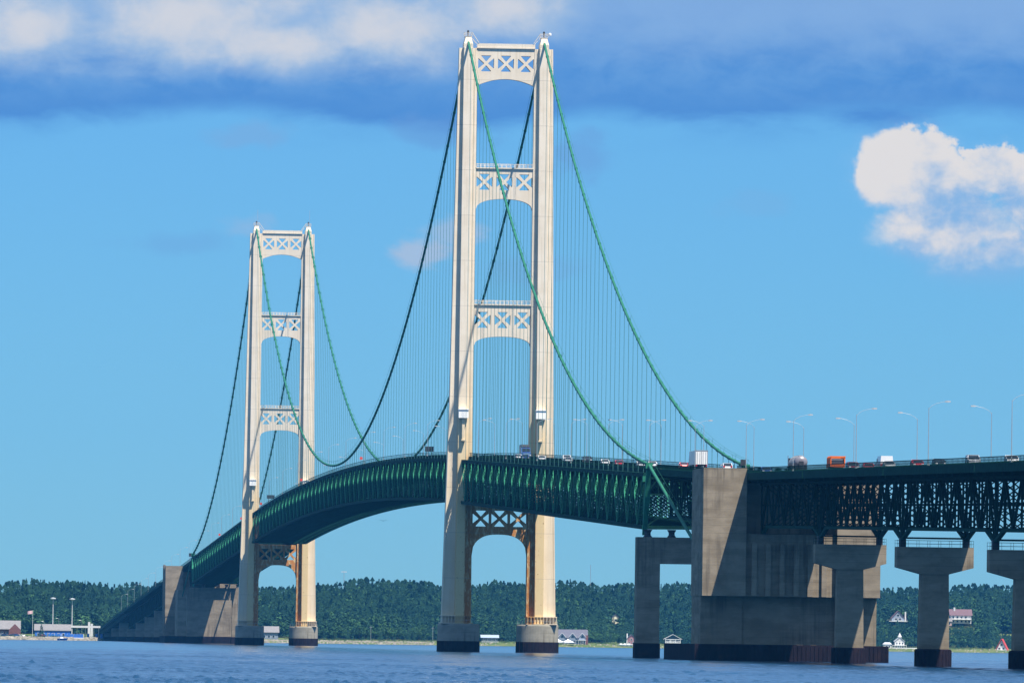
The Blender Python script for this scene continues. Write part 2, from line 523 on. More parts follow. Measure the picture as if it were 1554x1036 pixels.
# ---------------------------------------------------------------- main cables with bands, hand ropes and suspender ropes
hang_me = {}
for s, lb in ((-1, 'green main suspension cable on the left side, passing in front of both towers'), (1, 'green main suspension cable on the right side, rising from beside the concrete anchorage')):
    r = root('main_cable', lb, 'suspension cable', (s * CX, 0, ZS), 0, 'main cables of the bridge')
    m = MB(); x = s * CX
    m.tube([(x, Y, cablez(Y)) for Y in list(np.arange(-690, -548, 20)) + list(np.arange(-548.6, 0, 9.144)) + list(np.arange(0, 1158, 12.064)) + list(np.arange(1158.2, 1706, 9.144)) + [1706.8, 1850]], .34, 10)
    m.build('cable', M['cable'], r, smooth=True)
    ys = []
    ys += [(-548.6 + 12.19 * k) for k in range(1, 45)]
    ys += [12.19 * k for k in range(1, 95)]
    ys += [1158.2 + 12.19 * k for k in range(1, 45)]
    band = []
    for Y in ys:
        if abs(cablez(Y) - (rail(Y) - 2)) < 1.2: continue
        band.append(Y)
    bm_ = MB()
    bm_.lathe((0, 0, 0), [(.35, -.45), (.43, -.45), (.43, .45), (.35, .45)], 10)
    bme = fixmesh(bm_.mesh('cable_band', M['cable'], world=False))
    near = band[:100]; far = band[100:]
    for Y in near:
        an = atan((cablez(Y + 1) - cablez(Y - 1)) / 2)
        inst('cable_band', bme, r, (x, Y, cablez(Y)), (-(pi / 2 - an), 0, 0))
        key = round(cablez(Y) - (rail(Y) - 2), 1)
        if key not in hang_me:
            h = MB()
            for dy in (-.28, .28): h.beam((0, dy, -key), (0, dy, 0), .055, .055)
            h.beam((0, -.3, -key + .6), (0, .3, -key + .6), .1, .25)
            hang_me[key] = h.mesh('suspender_rope', M['rope'], world=False)
        inst('suspender_rope', hang_me[key], r, (x, Y, cablez(Y)))
    m = MB()
    for Y in far:
        for dy in (-.3, .3): m.beam((x, Y + dy, rail(Y) - 2), (x, Y + dy, cablez(Y)), .06, .06)
    tag(m.build('suspender_rope', M['rope'], r), 'far suspender ropes hanging in close vertical lines', kind='stuff')
    m = MB()
    for Y in far:
        m.tube([(x, Y - .5, cablez(Y - .5)), (x, Y + .5, cablez(Y + .5))], .5, 8)
    tag(m.build('cable_band', M['cable'], r), kind='stuff')
    m = MB()
    for seg in ((-548.6, -3), (3, 1155), (1161, 1706.8), (-640, -548.6)):
        Ys = np.linspace(*seg, max(3, int((seg[1] - seg[0]) / 12.19)))
        for dx in (-.45, .45):
            m.tube([(x + dx, Y, cablez(Y) + 1.35) for Y in Ys], .028, 4, False)
            for Y in Ys[::2]: m.beam((x + dx * .5, Y, cablez(Y) + .2), (x + dx, Y, cablez(Y) + 1.38), .05, .05)
    m.build('hand_rope', M['cable'], r)

# ---------------------------------------------------------------- suspended deck: stiffening trusses, floor trusses, roadway
PN = 12.19


def latt(m, p, q, wx, t, rung=.95):
    """latticed member: two flange plates joined by lacing bars, lying in the truss plane; wx across the bridge, t along the plane normal"""
    p = Vector(p); q = Vector(q); L = (q - p).length; d = (q - p) / L
    up = Vector((1, 0, 0)).cross(d)
    for sx in (-1, 1):
        o = Vector((sx * (wx / 2 - .07), 0, 0)); m.beam(p + o, q + o, t, .14, (1, 0, 0))
    n = max(2, int(L / rung))
    for face in (-1, 1):
        off = up * (face * (t / 2 - .02))
        for k in range(n):
            a = p + d * (L * k / n); b = p + d * (L * (k + .5) / n); c = p + d * (L * (k + 1) / n)
            x0 = Vector((wx / 2 - .1, 0, 0))
            m.beam(a - x0 + off, b + x0 + off, .13, .03, up); m.beam(b + x0 + off, c - x0 + off, .13, .03, up)


DEP = 12.0
m = MB(); latt(m, (0, 0, -DEP + .9), (0, 0, -.9), .55, .45); POST = fixmesh(m.mesh('post', M['rail'], world=False))  # darker paint than the diagonals, so the gaps read as shade
m = MB(); latt(m, (0, .5, -DEP + .9), (0, PN - .5, -.8), .85, .6, 1.1)
m.box(-.46, .46, PN - 1.1, PN + .4, -1.9, -.7)
DIAU = fixmesh(m.mesh('diagonal', M['truss'], world=False))
m = MB(); latt(m, (0, .5, -.8), (0, PN - .5, -DEP + .9), .85, .6, 1.1)
m.box(-.46, .46, -.4, 1.1, -1.9, -.7)
DIAD = fixmesh(m.mesh('diagonal', M['truss'], world=False))
# floor truss, transverse, origin at centre line on the rail-top level
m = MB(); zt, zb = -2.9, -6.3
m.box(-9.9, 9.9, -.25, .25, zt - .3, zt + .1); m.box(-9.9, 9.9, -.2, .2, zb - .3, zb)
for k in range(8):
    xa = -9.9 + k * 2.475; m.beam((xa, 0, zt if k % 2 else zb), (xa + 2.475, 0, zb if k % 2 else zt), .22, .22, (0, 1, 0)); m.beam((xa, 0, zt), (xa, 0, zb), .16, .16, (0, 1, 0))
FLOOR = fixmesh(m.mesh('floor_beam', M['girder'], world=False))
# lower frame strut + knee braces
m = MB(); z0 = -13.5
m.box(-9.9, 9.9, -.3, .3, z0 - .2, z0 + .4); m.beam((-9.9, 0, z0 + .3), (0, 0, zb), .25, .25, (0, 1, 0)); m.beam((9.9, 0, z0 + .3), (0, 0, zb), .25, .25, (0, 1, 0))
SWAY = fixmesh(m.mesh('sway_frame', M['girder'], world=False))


def strip(m, Ys, x0, x1, za, zb, off=0.0):
    """long box along the deck between heights rail+za and rail+zb"""
    ring = []
    for Y in Ys: ring.append([(x0, Y, rail(Y) + za), (x1, Y, rail(Y) + za), (x1, Y, rail(Y) + zb), (x0, Y, rail(Y) + zb)])
    m.loft(ring)


def make_railing(Y0, Y1, sx, parent, fine, half=8.6):
    Ys = list(np.linspace(Y0, Y1, max(2, int((Y1 - Y0) / 24) + 1)))
    m = MB(); x = sx * half
    strip(m, Ys, x - .09, x + .09, -.12, 0)
    strip(m, Ys, x - .05, x + .05, -.55, -.48)
    strip(m, Ys, x - .12, x + .12, -1.25, -.98)
    st = fine
    Y = Y0 + .2
    while Y < Y1:
        z = rail(Y); m.box(x - .05, x + .05, Y - .06, Y + .06, z - 1.2, z - .05); Y += st
    return m.build('railing', M['rail'], parent)


def deck_strips(Y0, Y1, parent, half=8.6):
    Ys = list(np.linspace(Y0, Y1, max(2, int((Y1 - Y0) / 24) + 1)))
    m = MB(); strip(m, Ys, -7.4, 7.4, -1.55, -1.25); m.build('roadway', M['asphalt'], parent)
    m = MB()
    for s in (-1, 1):
        strip(m, Ys, *(sorted((s * 7.4, s * (half + .15)))), -1.5, -1.02)
        strip(m, Ys, *(sorted((s * half, s * (half + .18)))), -2.35, -1.5)
        strip(m, Ys, *(sorted((s * 7.15, s * 7.35))), -1.25, -.72)
    strip(m, Ys, -.35, .35, -1.25, -.95)
    m.build('kerb', M['rail'], parent)
    m = MB()
    for x in (-6.8, -4.5, -2.2, 0, 2.2, 4.5, 6.8): strip(m, Ys, x - .12, x + .12, -2.4, -1.55)
    m.build('stringer', M['girder'], parent)
    m = MB()
    for x in (-3.7, 3.7):
        Y = Y0
        while Y < Y1 - 3:
            z = rail(Y) - 1.246; z1 = rail(Y + 3) - 1.246
            m.add([(x - .07, Y, z), (x + .07, Y, z), (x + .07, Y + 3, z1), (x - .07, Y + 3, z1)], [(0, 1, 2, 3)]); Y += 12
    m.build('lane_marking', M['stripe'], parent, fixn=False)


def suspended(Y0, n, name, label, fine):
    r = root('suspended_span', label, 'bridge span', (0, Y0, rail(Y0)), 0, 'suspended spans of the bridge deck')
    Y1 = Y0 + n * PN
    Ys = [Y0 + k * PN for k in range(n + 1)]
    deck_strips(Y0 - 3 if Y0 >= 0 else Y0, Y1 + 3, r)
    for s in (-1, 1): make_railing(Y0, Y1, s, r, fine)
    for s in (-1, 1):
        x = s * CX
        m = MB(); strip(m, Ys, x - .45, x + .45, -2.75, -1.9); tc = m.build('truss', M['rail'], r)   # the truss itself carries its top chord, shade put in as darker paint
        m = MB(); strip(m, Ys, x - .5, x + .5, -13.9, -13.05); m.build('bottom_chord', M['rail'] if s < 0 else M['truss'], tc)  # same green steel: west chord's shade painted dark, east chord left lit green
        m = MB(); strip(m, Ys, *sorted((x - s * .5, x - s * 1.3)), -13.6, -13.52); strip(m, Ys, x - .05, x + .05, -12.1, -12.02)
        m.build('inspection_walk', M['girder'], tc)
        for k in range(n + 1):
            Y = Ys[k]; a = atan(slope(Y)); inst('post', POST, tc, (x, Y, rail(Y) - 1.9), (a, 0, 0))
        for k in range(n):
            Y = Ys[k]; a = atan((rail(Ys[k + 1]) - rail(Y)) / PN)
            inst('diagonal', DIAU if k % 2 else DIAD, tc, (x, Y, rail(Y) - 1.9), (a, 0, 0))
    for k in range(n + 1):
        inst('floor_beam', FLOOR, r, (0, Ys[k], rail(Ys[k])))
        inst('sway_frame', SWAY, r, (0, Ys[k], rail(Ys[k])))
    m = MB()
    for k in range(n):
        za, zb_ = rail(Ys[k]) - 13.5, rail(Ys[k + 1]) - 13.5
        m.beam((-9.9, Ys[k], za), (0, Ys[k + 1], zb_), .35, .3); m.beam((9.9, Ys[k], za), (0, Ys[k + 1], zb_), .35, .3)
        m.beam((-9.9, Ys[k], za - .3), (9.9, Ys[k + 1], zb_ - .3), .25, .2)
        m.beam((9.9, Ys[k], za + .3), (-9.9, Ys[k + 1], zb_ + .3), .2, .2)
    m.build('lateral_bracing', M['rail'], r)
    return r


suspended(-540, 44, 's', 'nearer green latticed deck span running from the concrete anchorage to the near tower', 3.05)
suspended(3.0, 94, 'm', 'long arching green deck span between the two towers', 6.1)
suspended(1164.0, 44, 'n', 'dark green deck span beyond the distant tower, dropping to the far anchorage', 9)

# ---------------------------------------------------------------- approach truss spans
TX = 5.35


def approach(Y0, Y1, label, far=False, name='approach_span', grp='approach spans on concrete piers', cat='bridge span', haunch=True):
    r = root(name, label, cat, (0, (Y0 + Y1) / 2, rail((Y0 + Y1) / 2)), 0, grp)
    n = max(8, int(round((Y1 - Y0) / (10.2 if not far else 14)))); n += n % 2
    Ys = [Y0 + (Y1 - Y0) * k / n for k in range(n + 1)]
    deck_strips(Y0, Y1, r)
    for s in (-1, 1): make_railing(Y0, Y1, s, r, 1.53 if not far else 8)
    m = MB()
    for Y in Ys: m.box(-8.4, 8.4, Y - .2, Y + .2, rail(Y) - 2.9, rail(Y) - 1.9)
    m.build('floor_beam', M['girder'], r)
    zT, zB = -2.9, -11.2
    P = lambda x, k, dz: (x, Ys[k], rail(Ys[k]) + dz)
    for s in (-1, 1):
        x = s * TX
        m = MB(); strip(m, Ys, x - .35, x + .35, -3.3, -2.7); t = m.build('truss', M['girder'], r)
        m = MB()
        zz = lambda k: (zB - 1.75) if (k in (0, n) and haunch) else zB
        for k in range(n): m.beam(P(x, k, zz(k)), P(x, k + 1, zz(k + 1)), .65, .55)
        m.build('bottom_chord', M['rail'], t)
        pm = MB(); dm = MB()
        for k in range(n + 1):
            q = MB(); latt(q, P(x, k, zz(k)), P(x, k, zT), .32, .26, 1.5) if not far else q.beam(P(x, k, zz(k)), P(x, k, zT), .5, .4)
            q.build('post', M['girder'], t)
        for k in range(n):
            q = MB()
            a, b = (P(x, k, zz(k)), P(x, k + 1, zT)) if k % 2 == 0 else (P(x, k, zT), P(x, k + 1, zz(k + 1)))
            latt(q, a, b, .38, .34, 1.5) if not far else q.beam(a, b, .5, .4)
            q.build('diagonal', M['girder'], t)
    m = MB()
    for k in range(n + 1):
        zz = zB if not (haunch and k in (0, n)) else zB - 1.5
        m.beam(P(-TX, k, zz), P(TX, k, zz), .35, .3)
        if not far:
            m.beam(P(-TX, k, zT), P(0, k, zT - 4.2), .2, .2, (0, 1, 0)); m.beam(P(TX, k, zT), P(0, k, zT - 4.2), .2, .2, (0, 1, 0))
            m.beam(P(-TX, k, zz + .2), P(0, k, zT - 4.2), .2, .2, (0, 1, 0)); m.beam(P(TX, k, zz + .2), P(0, k, zT - 4.2), .2, .2, (0, 1, 0))
            m.beam(P(-TX, k, zT - 4.2), P(TX, k, zT - 4.2), .2, .2)
    for k in range(n): m.beam(P(-TX, k, zB), P(TX, k + 1, zB), .25, .2); m.beam(P(TX, k, zB + .3), P(-TX, k + 1, zB + .3), .25, .2)
    m.build('cross_bracing', M['girder'], r)
    if haunch:
        m = MB()
        for k in (0, n):
            for x in (-TX, TX): m.box(x - .5, x + .5, Ys[k] - .6, Ys[k] + .6, rail(Ys[k]) - 14.2, rail(Ys[k]) - 12.7)
        m.build('bearing', M['dark'], r)
    return r


approach(-547, -700, 'x') if False else None
approach(-713.2, -546.5, 'latticed backstay deck span between the cable bent pier and the anchorage', name='backstay_span', haunch=False)
PIERS = [-832, -955, -1074, -1194]
approach(-831.6, -730.2, 'shadowed truss span behind the tanker truck, from the anchorage to its first pier')
approach(-954.6, -832.4, 'truss span below the white panel van, between the first and second T-shaped piers')
approach(-1073.6, -955.4, 'truss span near the right edge, from the second T-shaped pier to the third')
approach(-1193.6, -1074.4, 'truss span leaving the photo at its right edge past the third pier')

for i, (Y, lb) in enumerate(((-832, 'T-shaped concrete pier standing in front of the big anchorage, its stem partly sunlit'), (-955, 'T-shaped concrete pier standing alone in open water, middle one of three'), (-1074, 'T-shaped concrete pier cut off by the right edge of the photo'), (-1194, None))):
    if lb is None: continue
    zc = rail(Y) - 14.2
    r = root('concrete_pier', lb, 'bridge pier', (0, Y, 0), 0, 'T-shaped concrete piers')
    m = MB(); hw = 6.45
    poly = [(-hw, zc), (hw, zc), (hw, zc - 3.4), (2.35, zc - 4.5), (-2.35, zc - 4.5), (-hw, zc - 3.4)]
    m.plate(poly, [], lambda a, b: (a, Y - 1.7, b), lambda a, b: (a, Y + 1.7, b)); m.build('pier_cap', M['conc'], r)
    m = MB(); m.loft([[(-2.5, Y - 1.6, 2.9), (2.5, Y - 1.6, 2.9), (2.5, Y + 1.6, 2.9), (-2.5, Y + 1.6, 2.9)], [(-2.33, Y - 1.5, zc - 4.5), (2.33, Y - 1.5, zc - 4.5), (2.33, Y + 1.5, zc - 4.5), (-2.33, Y + 1.5, zc - 4.5)]])
    m.build('pier_column', M['conc'], r)
    m = MB(); m.lathe((0, Y, 0), [(3.05, -3), (3.05, 2.75), (2.95, 2.9)], 28)
    for k in range(28):
        a = 2 * pi * k / 28; m.beam((3.05 * cos(a), Y + 3.05 * sin(a), -2), (3.05 * cos(a), Y + 3.05 * sin(a), 2.7), .16, .12)
    m.build('steel_skirt', M['rust'], r)
    m = MB()
    for yy in (-1.6, 1.6):
        for zz in (.55, 1.1): m.beam((-hw, Y + yy, zc + zz), (hw, Y + yy, zc + zz), .05, .05)
        for k in range(8):
            xx = -hw + .05 + k * (2 * hw - .1) / 7; m.beam((xx, Y + yy, zc), (xx, Y + yy, zc + 1.1), .05, .05)
    m.build('handrail', M['rail'], r)

# ---------------------------------------------------------------- anchorages (s=+1 north, -1 south)


def anchorage(Yc, s, label):
    """Yc: outer face (away from the channel)"""
    r = root('anchorage', label, 'anchorage', (0, Yc - s * 28, 0), 0, 'concrete anchorages of the main cables')
    yb = lambda a, b: tuple(sorted((Yc - s * a, Yc - s * b)))
    ztop = rail(Yc) - .1 if s < 0 else rail(Yc) - .6
    m = MB()
    # two tall side walls rising to deck level
    for sx in (-1, 1):
        m = MB()
        m.box(*sorted((sx * 8.75, sx * 17.1)), *yb(0, 22), 12.4, ztop)
        m.box(*sorted((sx * 8.95, sx * 16.95)), *yb(4.3, 21.8), 3.2, 12.4)
        w = m.build('side_wall', M['conc'], r)
    m = MB()
    # ribs on the side faces and shallow stepped panels
    for sx in (-1, 1):
        for k in range(4): m.box(*sorted((sx * 17.1, sx * 17.55)), *yb(1.2 + k * 5.6, 3.6 + k * 5.6), 3.3, ztop + .5)
    if s > 0: m.build('side_rib', M['conc'], r)
    m = MB(); m.box(-8.75, 8.75, *yb(1.2, 20), 12.4, rail(Yc) - 12.6); m.box(-8.95, 8.95, *yb(4.9, 20), 3.2, 12.4)
    m.box(-8.72, 8.72, *yb(5.5, 19.5), rail(Yc) - 12.6, rail(Yc) - 2.75 - (.6 if s > 0 else 0))
    # pilasters and recesses on the centre face
    for k in range(6):
        xx = -7.6 + k * 2.7; m.box(xx, xx + 1.0, *yb(.5, 1.2), 12.45, rail(Yc) - 14.5)
    m.build('centre_wall', M['conc'], r)
    m = MB(); zb_ = 25.0
    P = lambda x: [(x, Yc - s * 21, 3.2), (x, Yc - s * 58, 3.2), (x, Yc - s * 58, 9.0), (x, Yc - s * 46, 21.0), (x, Yc - s * 40, zb_), (x, Yc - s * 21, zb_)]
    if s > 0:
        P = lambda x: [(x, Yc - s * 21, 3.2), (x, Yc - s * 56, 3.2), (x, Yc - s * 56, zb_), (x, Yc - s * 21, zb_)]
    m.loft([P(-12.5), P(12.5)]); m.build('cable_chamber', M['conc'], r)
    m = MB(); m.box(-18.6, 18.6, *yb(-2.5, 60), -4, 3.2)
    Y = Yc + s * 2.5
    for k in range(46):
        xx = -18.3 + k * .81; m.box(xx, xx + .36, min(Y, Y + s * .14), max(Y, Y + s * .14), -3, 3.0)
    Yq = Yc - s * 60
    for k in range(46):
        xx = -18.3 + k * .81; m.box(xx, xx + .36, min(Yq, Yq - s * .3), max(Yq, Yq - s * .3), -3, 3.0)
    m.build('sheet_pile_base', M['rust'], r)
    return r


AS = anchorage(-735, -1, 'massive pale concrete anchorage at deck height, right of the near suspended span')
deck_strips(-730.2, -713.2, AS)
for s_ in (-1, 1): make_railing(-730.2, -713.2, s_, AS, 1.53)
anchorage(1872, 1, 'far concrete anchorage with ribbed left side, small behind the distant tower')


def bent(Y, s, label):
    r = root('cable_bent_pier', label, 'bridge pier', (0, Y, 0), 0, 'portal piers carrying the cable bents')
    zt = 25.5; m = MB()
    m.box(-12.8, 12.8, Y - 2.4, Y + 2.4, 19.9, zt); m.build('crossbeam', M['conc'], r)
    for sx in (-1, 1):
        m = MB(); m.box(*sorted((sx * 12.8, sx * 7.9)), Y - 2.4, Y + 2.4, 3.1, 19.9); m.build('leg', M['conc'], r)
        m = MB(); m.box(*sorted((sx * 13.0, sx * 7.7)), Y - 2.6, Y + 2.6, -3, 3.1); m.build('steel_base', M['rust'], r)
        m = MB(); x = sx * CX
        m.loft([[(x - .45, Y - s * 8 - .4, 26), (x + .45, Y - s * 8 - .4, 26), (x + .45, Y - s * 8 + .4, 26), (x - .45, Y - s * 8 + .4, 26)],
                [(x - .55, Y - s * 3 - 1.5, 34), (x + .55, Y - s * 3 - 1.5, 34), (x + .55, Y - s * 3 + 1.5, 34), (x - .55, Y - s * 3 + 1.5, 34)],
                [(x - .4, Y - .5, 40.3), (x + .4, Y - .5, 40.3), (x + .4, Y + .5, 40.3), (x - .4, Y + .5, 40.3)]])
        m.box(x - .7, x + .7, Y - 1.4, Y + 1.4, 40.0, 41.2)
        m.build('bent_post', M['truss'], r)
    m = MB()
    for x in (-10.4, -5.3, 5.3, 10.4): m.lathe((x, Y, zt), [(1.0, 0), (.65, .5), (.65, 1.0), (1.0, 1.6)], 12)
    m.build('bearing', M['dark'], r)
    return r


bent(-548.6, 1 if False else -1, 'dark portal pier with open frame left of the big anchorage')
bent(1706.8, 1, 'distant portal pier in the shadow under the far side span')

# far approach: deck trusses over wall piers running to the toll plaza
approach(1708, 1872, 'backstay deck span hidden behind the far anchorage ribs', True, name='backstay_span', haunch=False)
FP = [1872, 2000, 2130, 2260, 2390, 2520, 2650, 2780, 2910, 3040, 3170]
for i in range(len(FP) - 1):
    ords = ['first', 'second', 'third', 'fourth', 'fifth', 'sixth', 'seventh', 'eighth', 'ninth', 'tenth'][i]
    if rail(FP[i + 1]) > 17:
        approach(FP[i], FP[i + 1], '%s dark approach span beyond the far anchorage, counted towards the shore' % ords, True, grp='far approach spans', haunch=False)
    else:
        r = root('approach_span', '%s dark approach span beyond the far anchorage, low near the shore' % ords, 'bridge span', (0, (FP[i] + FP[i + 1]) / 2, rail(FP[i])), 0, 'far approach spans')
        deck_strips(FP[i], FP[i + 1], r)
        for s in (-1, 1): make_railing(FP[i], FP[i + 1], s, r, 8)
        m = MB(); Ys = [FP[i], FP[i + 1]]
        for x in (-7, -3.5, 0, 3.5, 7): strip(m, Ys, x - .2, x + .2, -4.6, -2.4)
        m.build('girder', M['girder'], r)
for i, Y in enumerate(FP[1:]):
    ords = ['first', 'second', 'third', 'fourth', 'fifth', 'sixth', 'seventh', 'eighth', 'ninth', 'tenth'][i]
    r = root('wall_pier', '%s wall pier under the far approach, counted from the far anchorage' % ords, 'bridge pier', (0, Y, 0), 0, 'wall piers of the far approach')
    zc = rail(Y) - (11.5 if rail(Y) > 17 else 4.7)
    m = MB()
    if zc > 1: m.box(-6.4, 6.4, Y - 2, Y + 2, .0, zc)
    else: m.box(-6.4, 6.4, Y - 2, Y + 2, -.5, max(zc, .6))
    m.build('wall', M['conc'], r)
    m = MB(); m.box(-7.2, 7.2, Y - 2.8, Y + 2.8, -3, 2.6 if zc > 3 else -.2); m.build('footing', M['rust'], r)

# ---------------------------------------------------------------- signs and markers fixed on the railing
def marker(Y, label):
    r = root('warning_marker', label, 'marker', (-8.6, Y, rail(Y)), 0, 'orange red markers on the railing')
    m = MB(); m.box(-8.65, -8.55, Y - .05, Y + .05, rail(Y) - .3, rail(Y) + .9); m.build('post', M['galv'], r)
    m = MB(); m.plate([(-.5, 0), (-.35, -.4), (.35, -.4), (.5, 0), (.35, .45), (0, .6), (-.35, .45)], [], lambda a, b: (-8.6 + a, Y - .09, rail(Y) + .95 + b), lambda a, b: (-8.6 + a, Y - .03, rail(Y) + .95 + b)); m.build('panel', M['red'], r)


marker(479.7, 'orange red marker on the deck railing nearest to the near tower')
marker(835, 'orange red marker on the railing right beside the distant tower right leg')
marker(1125, 'orange red marker on the railing just right of the distant tower left leg')
marker(1286, 'orange red marker just left of the distant tower on the descending deck')
marker(1481, 'leftmost orange red marker, halfway down the far side span')


def signbox(Y, label, w=2.6, h=1.5, z=.2):
    r = root('sign_panel', label, 'sign', (-8.9, Y, rail(Y)), 0, 'dark sign panels above the railing')
    m = MB(); m.box(-8.9 - w / 2, -8.9 + w / 2, Y - .12, Y + .12, rail(Y) + z, rail(Y) + z + h); m.build('panel', M['dark'], r)
    m = MB()
    for dx in (-.6, .6): m.box(-8.9 + dx * w / 2 - .06, -8.9 + dx * w / 2 + .06, Y + .12, Y + .22, rail(Y) - 1.2, rail(Y) + z + h)
    m.build('post', M['dark'], r)


signbox(152.7, 'dark sign panel above the railing just left of the near tower')
signbox(1044, 'dark sign panel above the railing right of the distant tower left leg', 3.0, 1.4)
signbox(1750, 'dark sign panel where the far side span meets the far anchorage', 3.0, 1.6, .1)
signbox(-728.6, 'small dark sign box on a post at the top right corner of the anchorage', 1.0, 1.1, .5)

# ---------------------------------------------------------------- street lamps
def lamp_proto():
    r = root('street_lamp', 'x', 'street lamp', (0, 0, 0))
    m = MB(); m.tube([(0, 0, 0), (0, 0, 9.4)], [.075, .045], 8, True); m.lathe((0, 0, 0), [(.24, 0), (.2, .4), (.12, .45)], 8); m.build('pole', M['galv'], r, world=False)
    m = MB(); m.tube([(0, 0, 9.2), (.5, 0, 9.75), (1.3, 0, 10.15), (2.4, 0, 10.42), (2.7, 0, 10.45)], .028, 6); m.build('arm', M['lamp'], r, world=False)
    m = MB(); m.loft([[(2.6, -.1, 10.38), (2.6, .1, 10.38), (2.6, .1, 10.52), (2.6, -.1, 10.52)], [(3.0, -.2, 10.33), (3.0, .2, 10.33), (3.0, .2, 10.6), (3.0, -.2, 10.6)], [(3.5, -.17, 10.36), (3.5, .17, 10.36), (3.5, .17, 10.56), (3.5, -.17, 10.56)]])
    m.build('lamp_head', M['lamp'], r, world=False)
    return r


LP = lamp_proto(); first = True
WY = [-1113.3, -1012, -911.2, -811.3, -727.7, -627, -527, -427, -327, -227, -127, -30, 70] + [170 + 100 * k for k in range(16)] + [1800, 1900, 2000, 2100, 2200, 2300, 2400, 2500, 2600, 2700]
EY = [-1063, -963.7, -862.5, -765, -678.4, -583.9, -478, -378, -278, -178, -78] + [30 + 100 * k for k in range(17)] + [1850, 1950, 2050, 2150, 2250, 2350, 2450, 2550, 2650]
for side, L in ((-1, WY), (1, EY)):
    for i, Y in enumerate(L):
        o = LP if first else copy_tree(LP); first = False
        o.location = W((side * 8.25, Y, rail(Y) - 1.1)); o.rotation_euler = (0, 0, 0 if side < 0 else pi)
        g = 'street lamps along the bridge deck'
        sd = 'left' if side < 0 else 'right'
        if Y < -700:
            n = sum(1 for q in L if q <= Y and q < -700)
            lb = '%s street lamp from the right photo edge on the deck railing, arm pointing %s' % (['first', 'second', 'third', 'fourth', 'fifth'][n - 1], 'right' if side < 0 else 'left')
        elif Y < 0:
            lb = 'street lamp over the nearer suspended span, arm pointing %s' % ('right' if side < 0 else 'left'); g += ' on the nearer suspended span, %s row' % sd
        elif Y < 1160: lb = 'faint street lamp over the arched middle span, %s row' % sd; g += ' on the arched middle span, %s row' % sd
        elif Y < 1760: lb = 'faint street lamp over the span beyond the distant tower, %s row' % sd; g += ' beyond the distant tower, %s row' % sd
        else: lb = 'small street lamp on the descending far approach, %s row' % sd; g += ' on the far approach, %s row' % sd
        tag(o, lb, 'street lamp', g)

# ---------------------------------------------------------------- vehicles (built facing -Y, i.e. towards the camera)
def wheels(r, xs, ys, rad=.34):
    m = MB(); m.tube([(-.11, 0, 0), (.11, 0, 0)], rad, 16); me = fixmesh(m.mesh('wheel', M['tyre'], world=False))
    q = MB(); q.tube([(-.12, 0, 0), (.12, 0, 0)], rad * .6, 12); rim = fixmesh(q.mesh('rim', M['chrome'], world=False))
    for x in xs:
        for y in ys:
            w = bpy.data.objects.new('wheel', me); COL.objects.link(w); w.parent = r; w.location = (x, y, rad)
            c = bpy.data.objects.new('rim', rim); COL.objects.link(c); c.parent = w


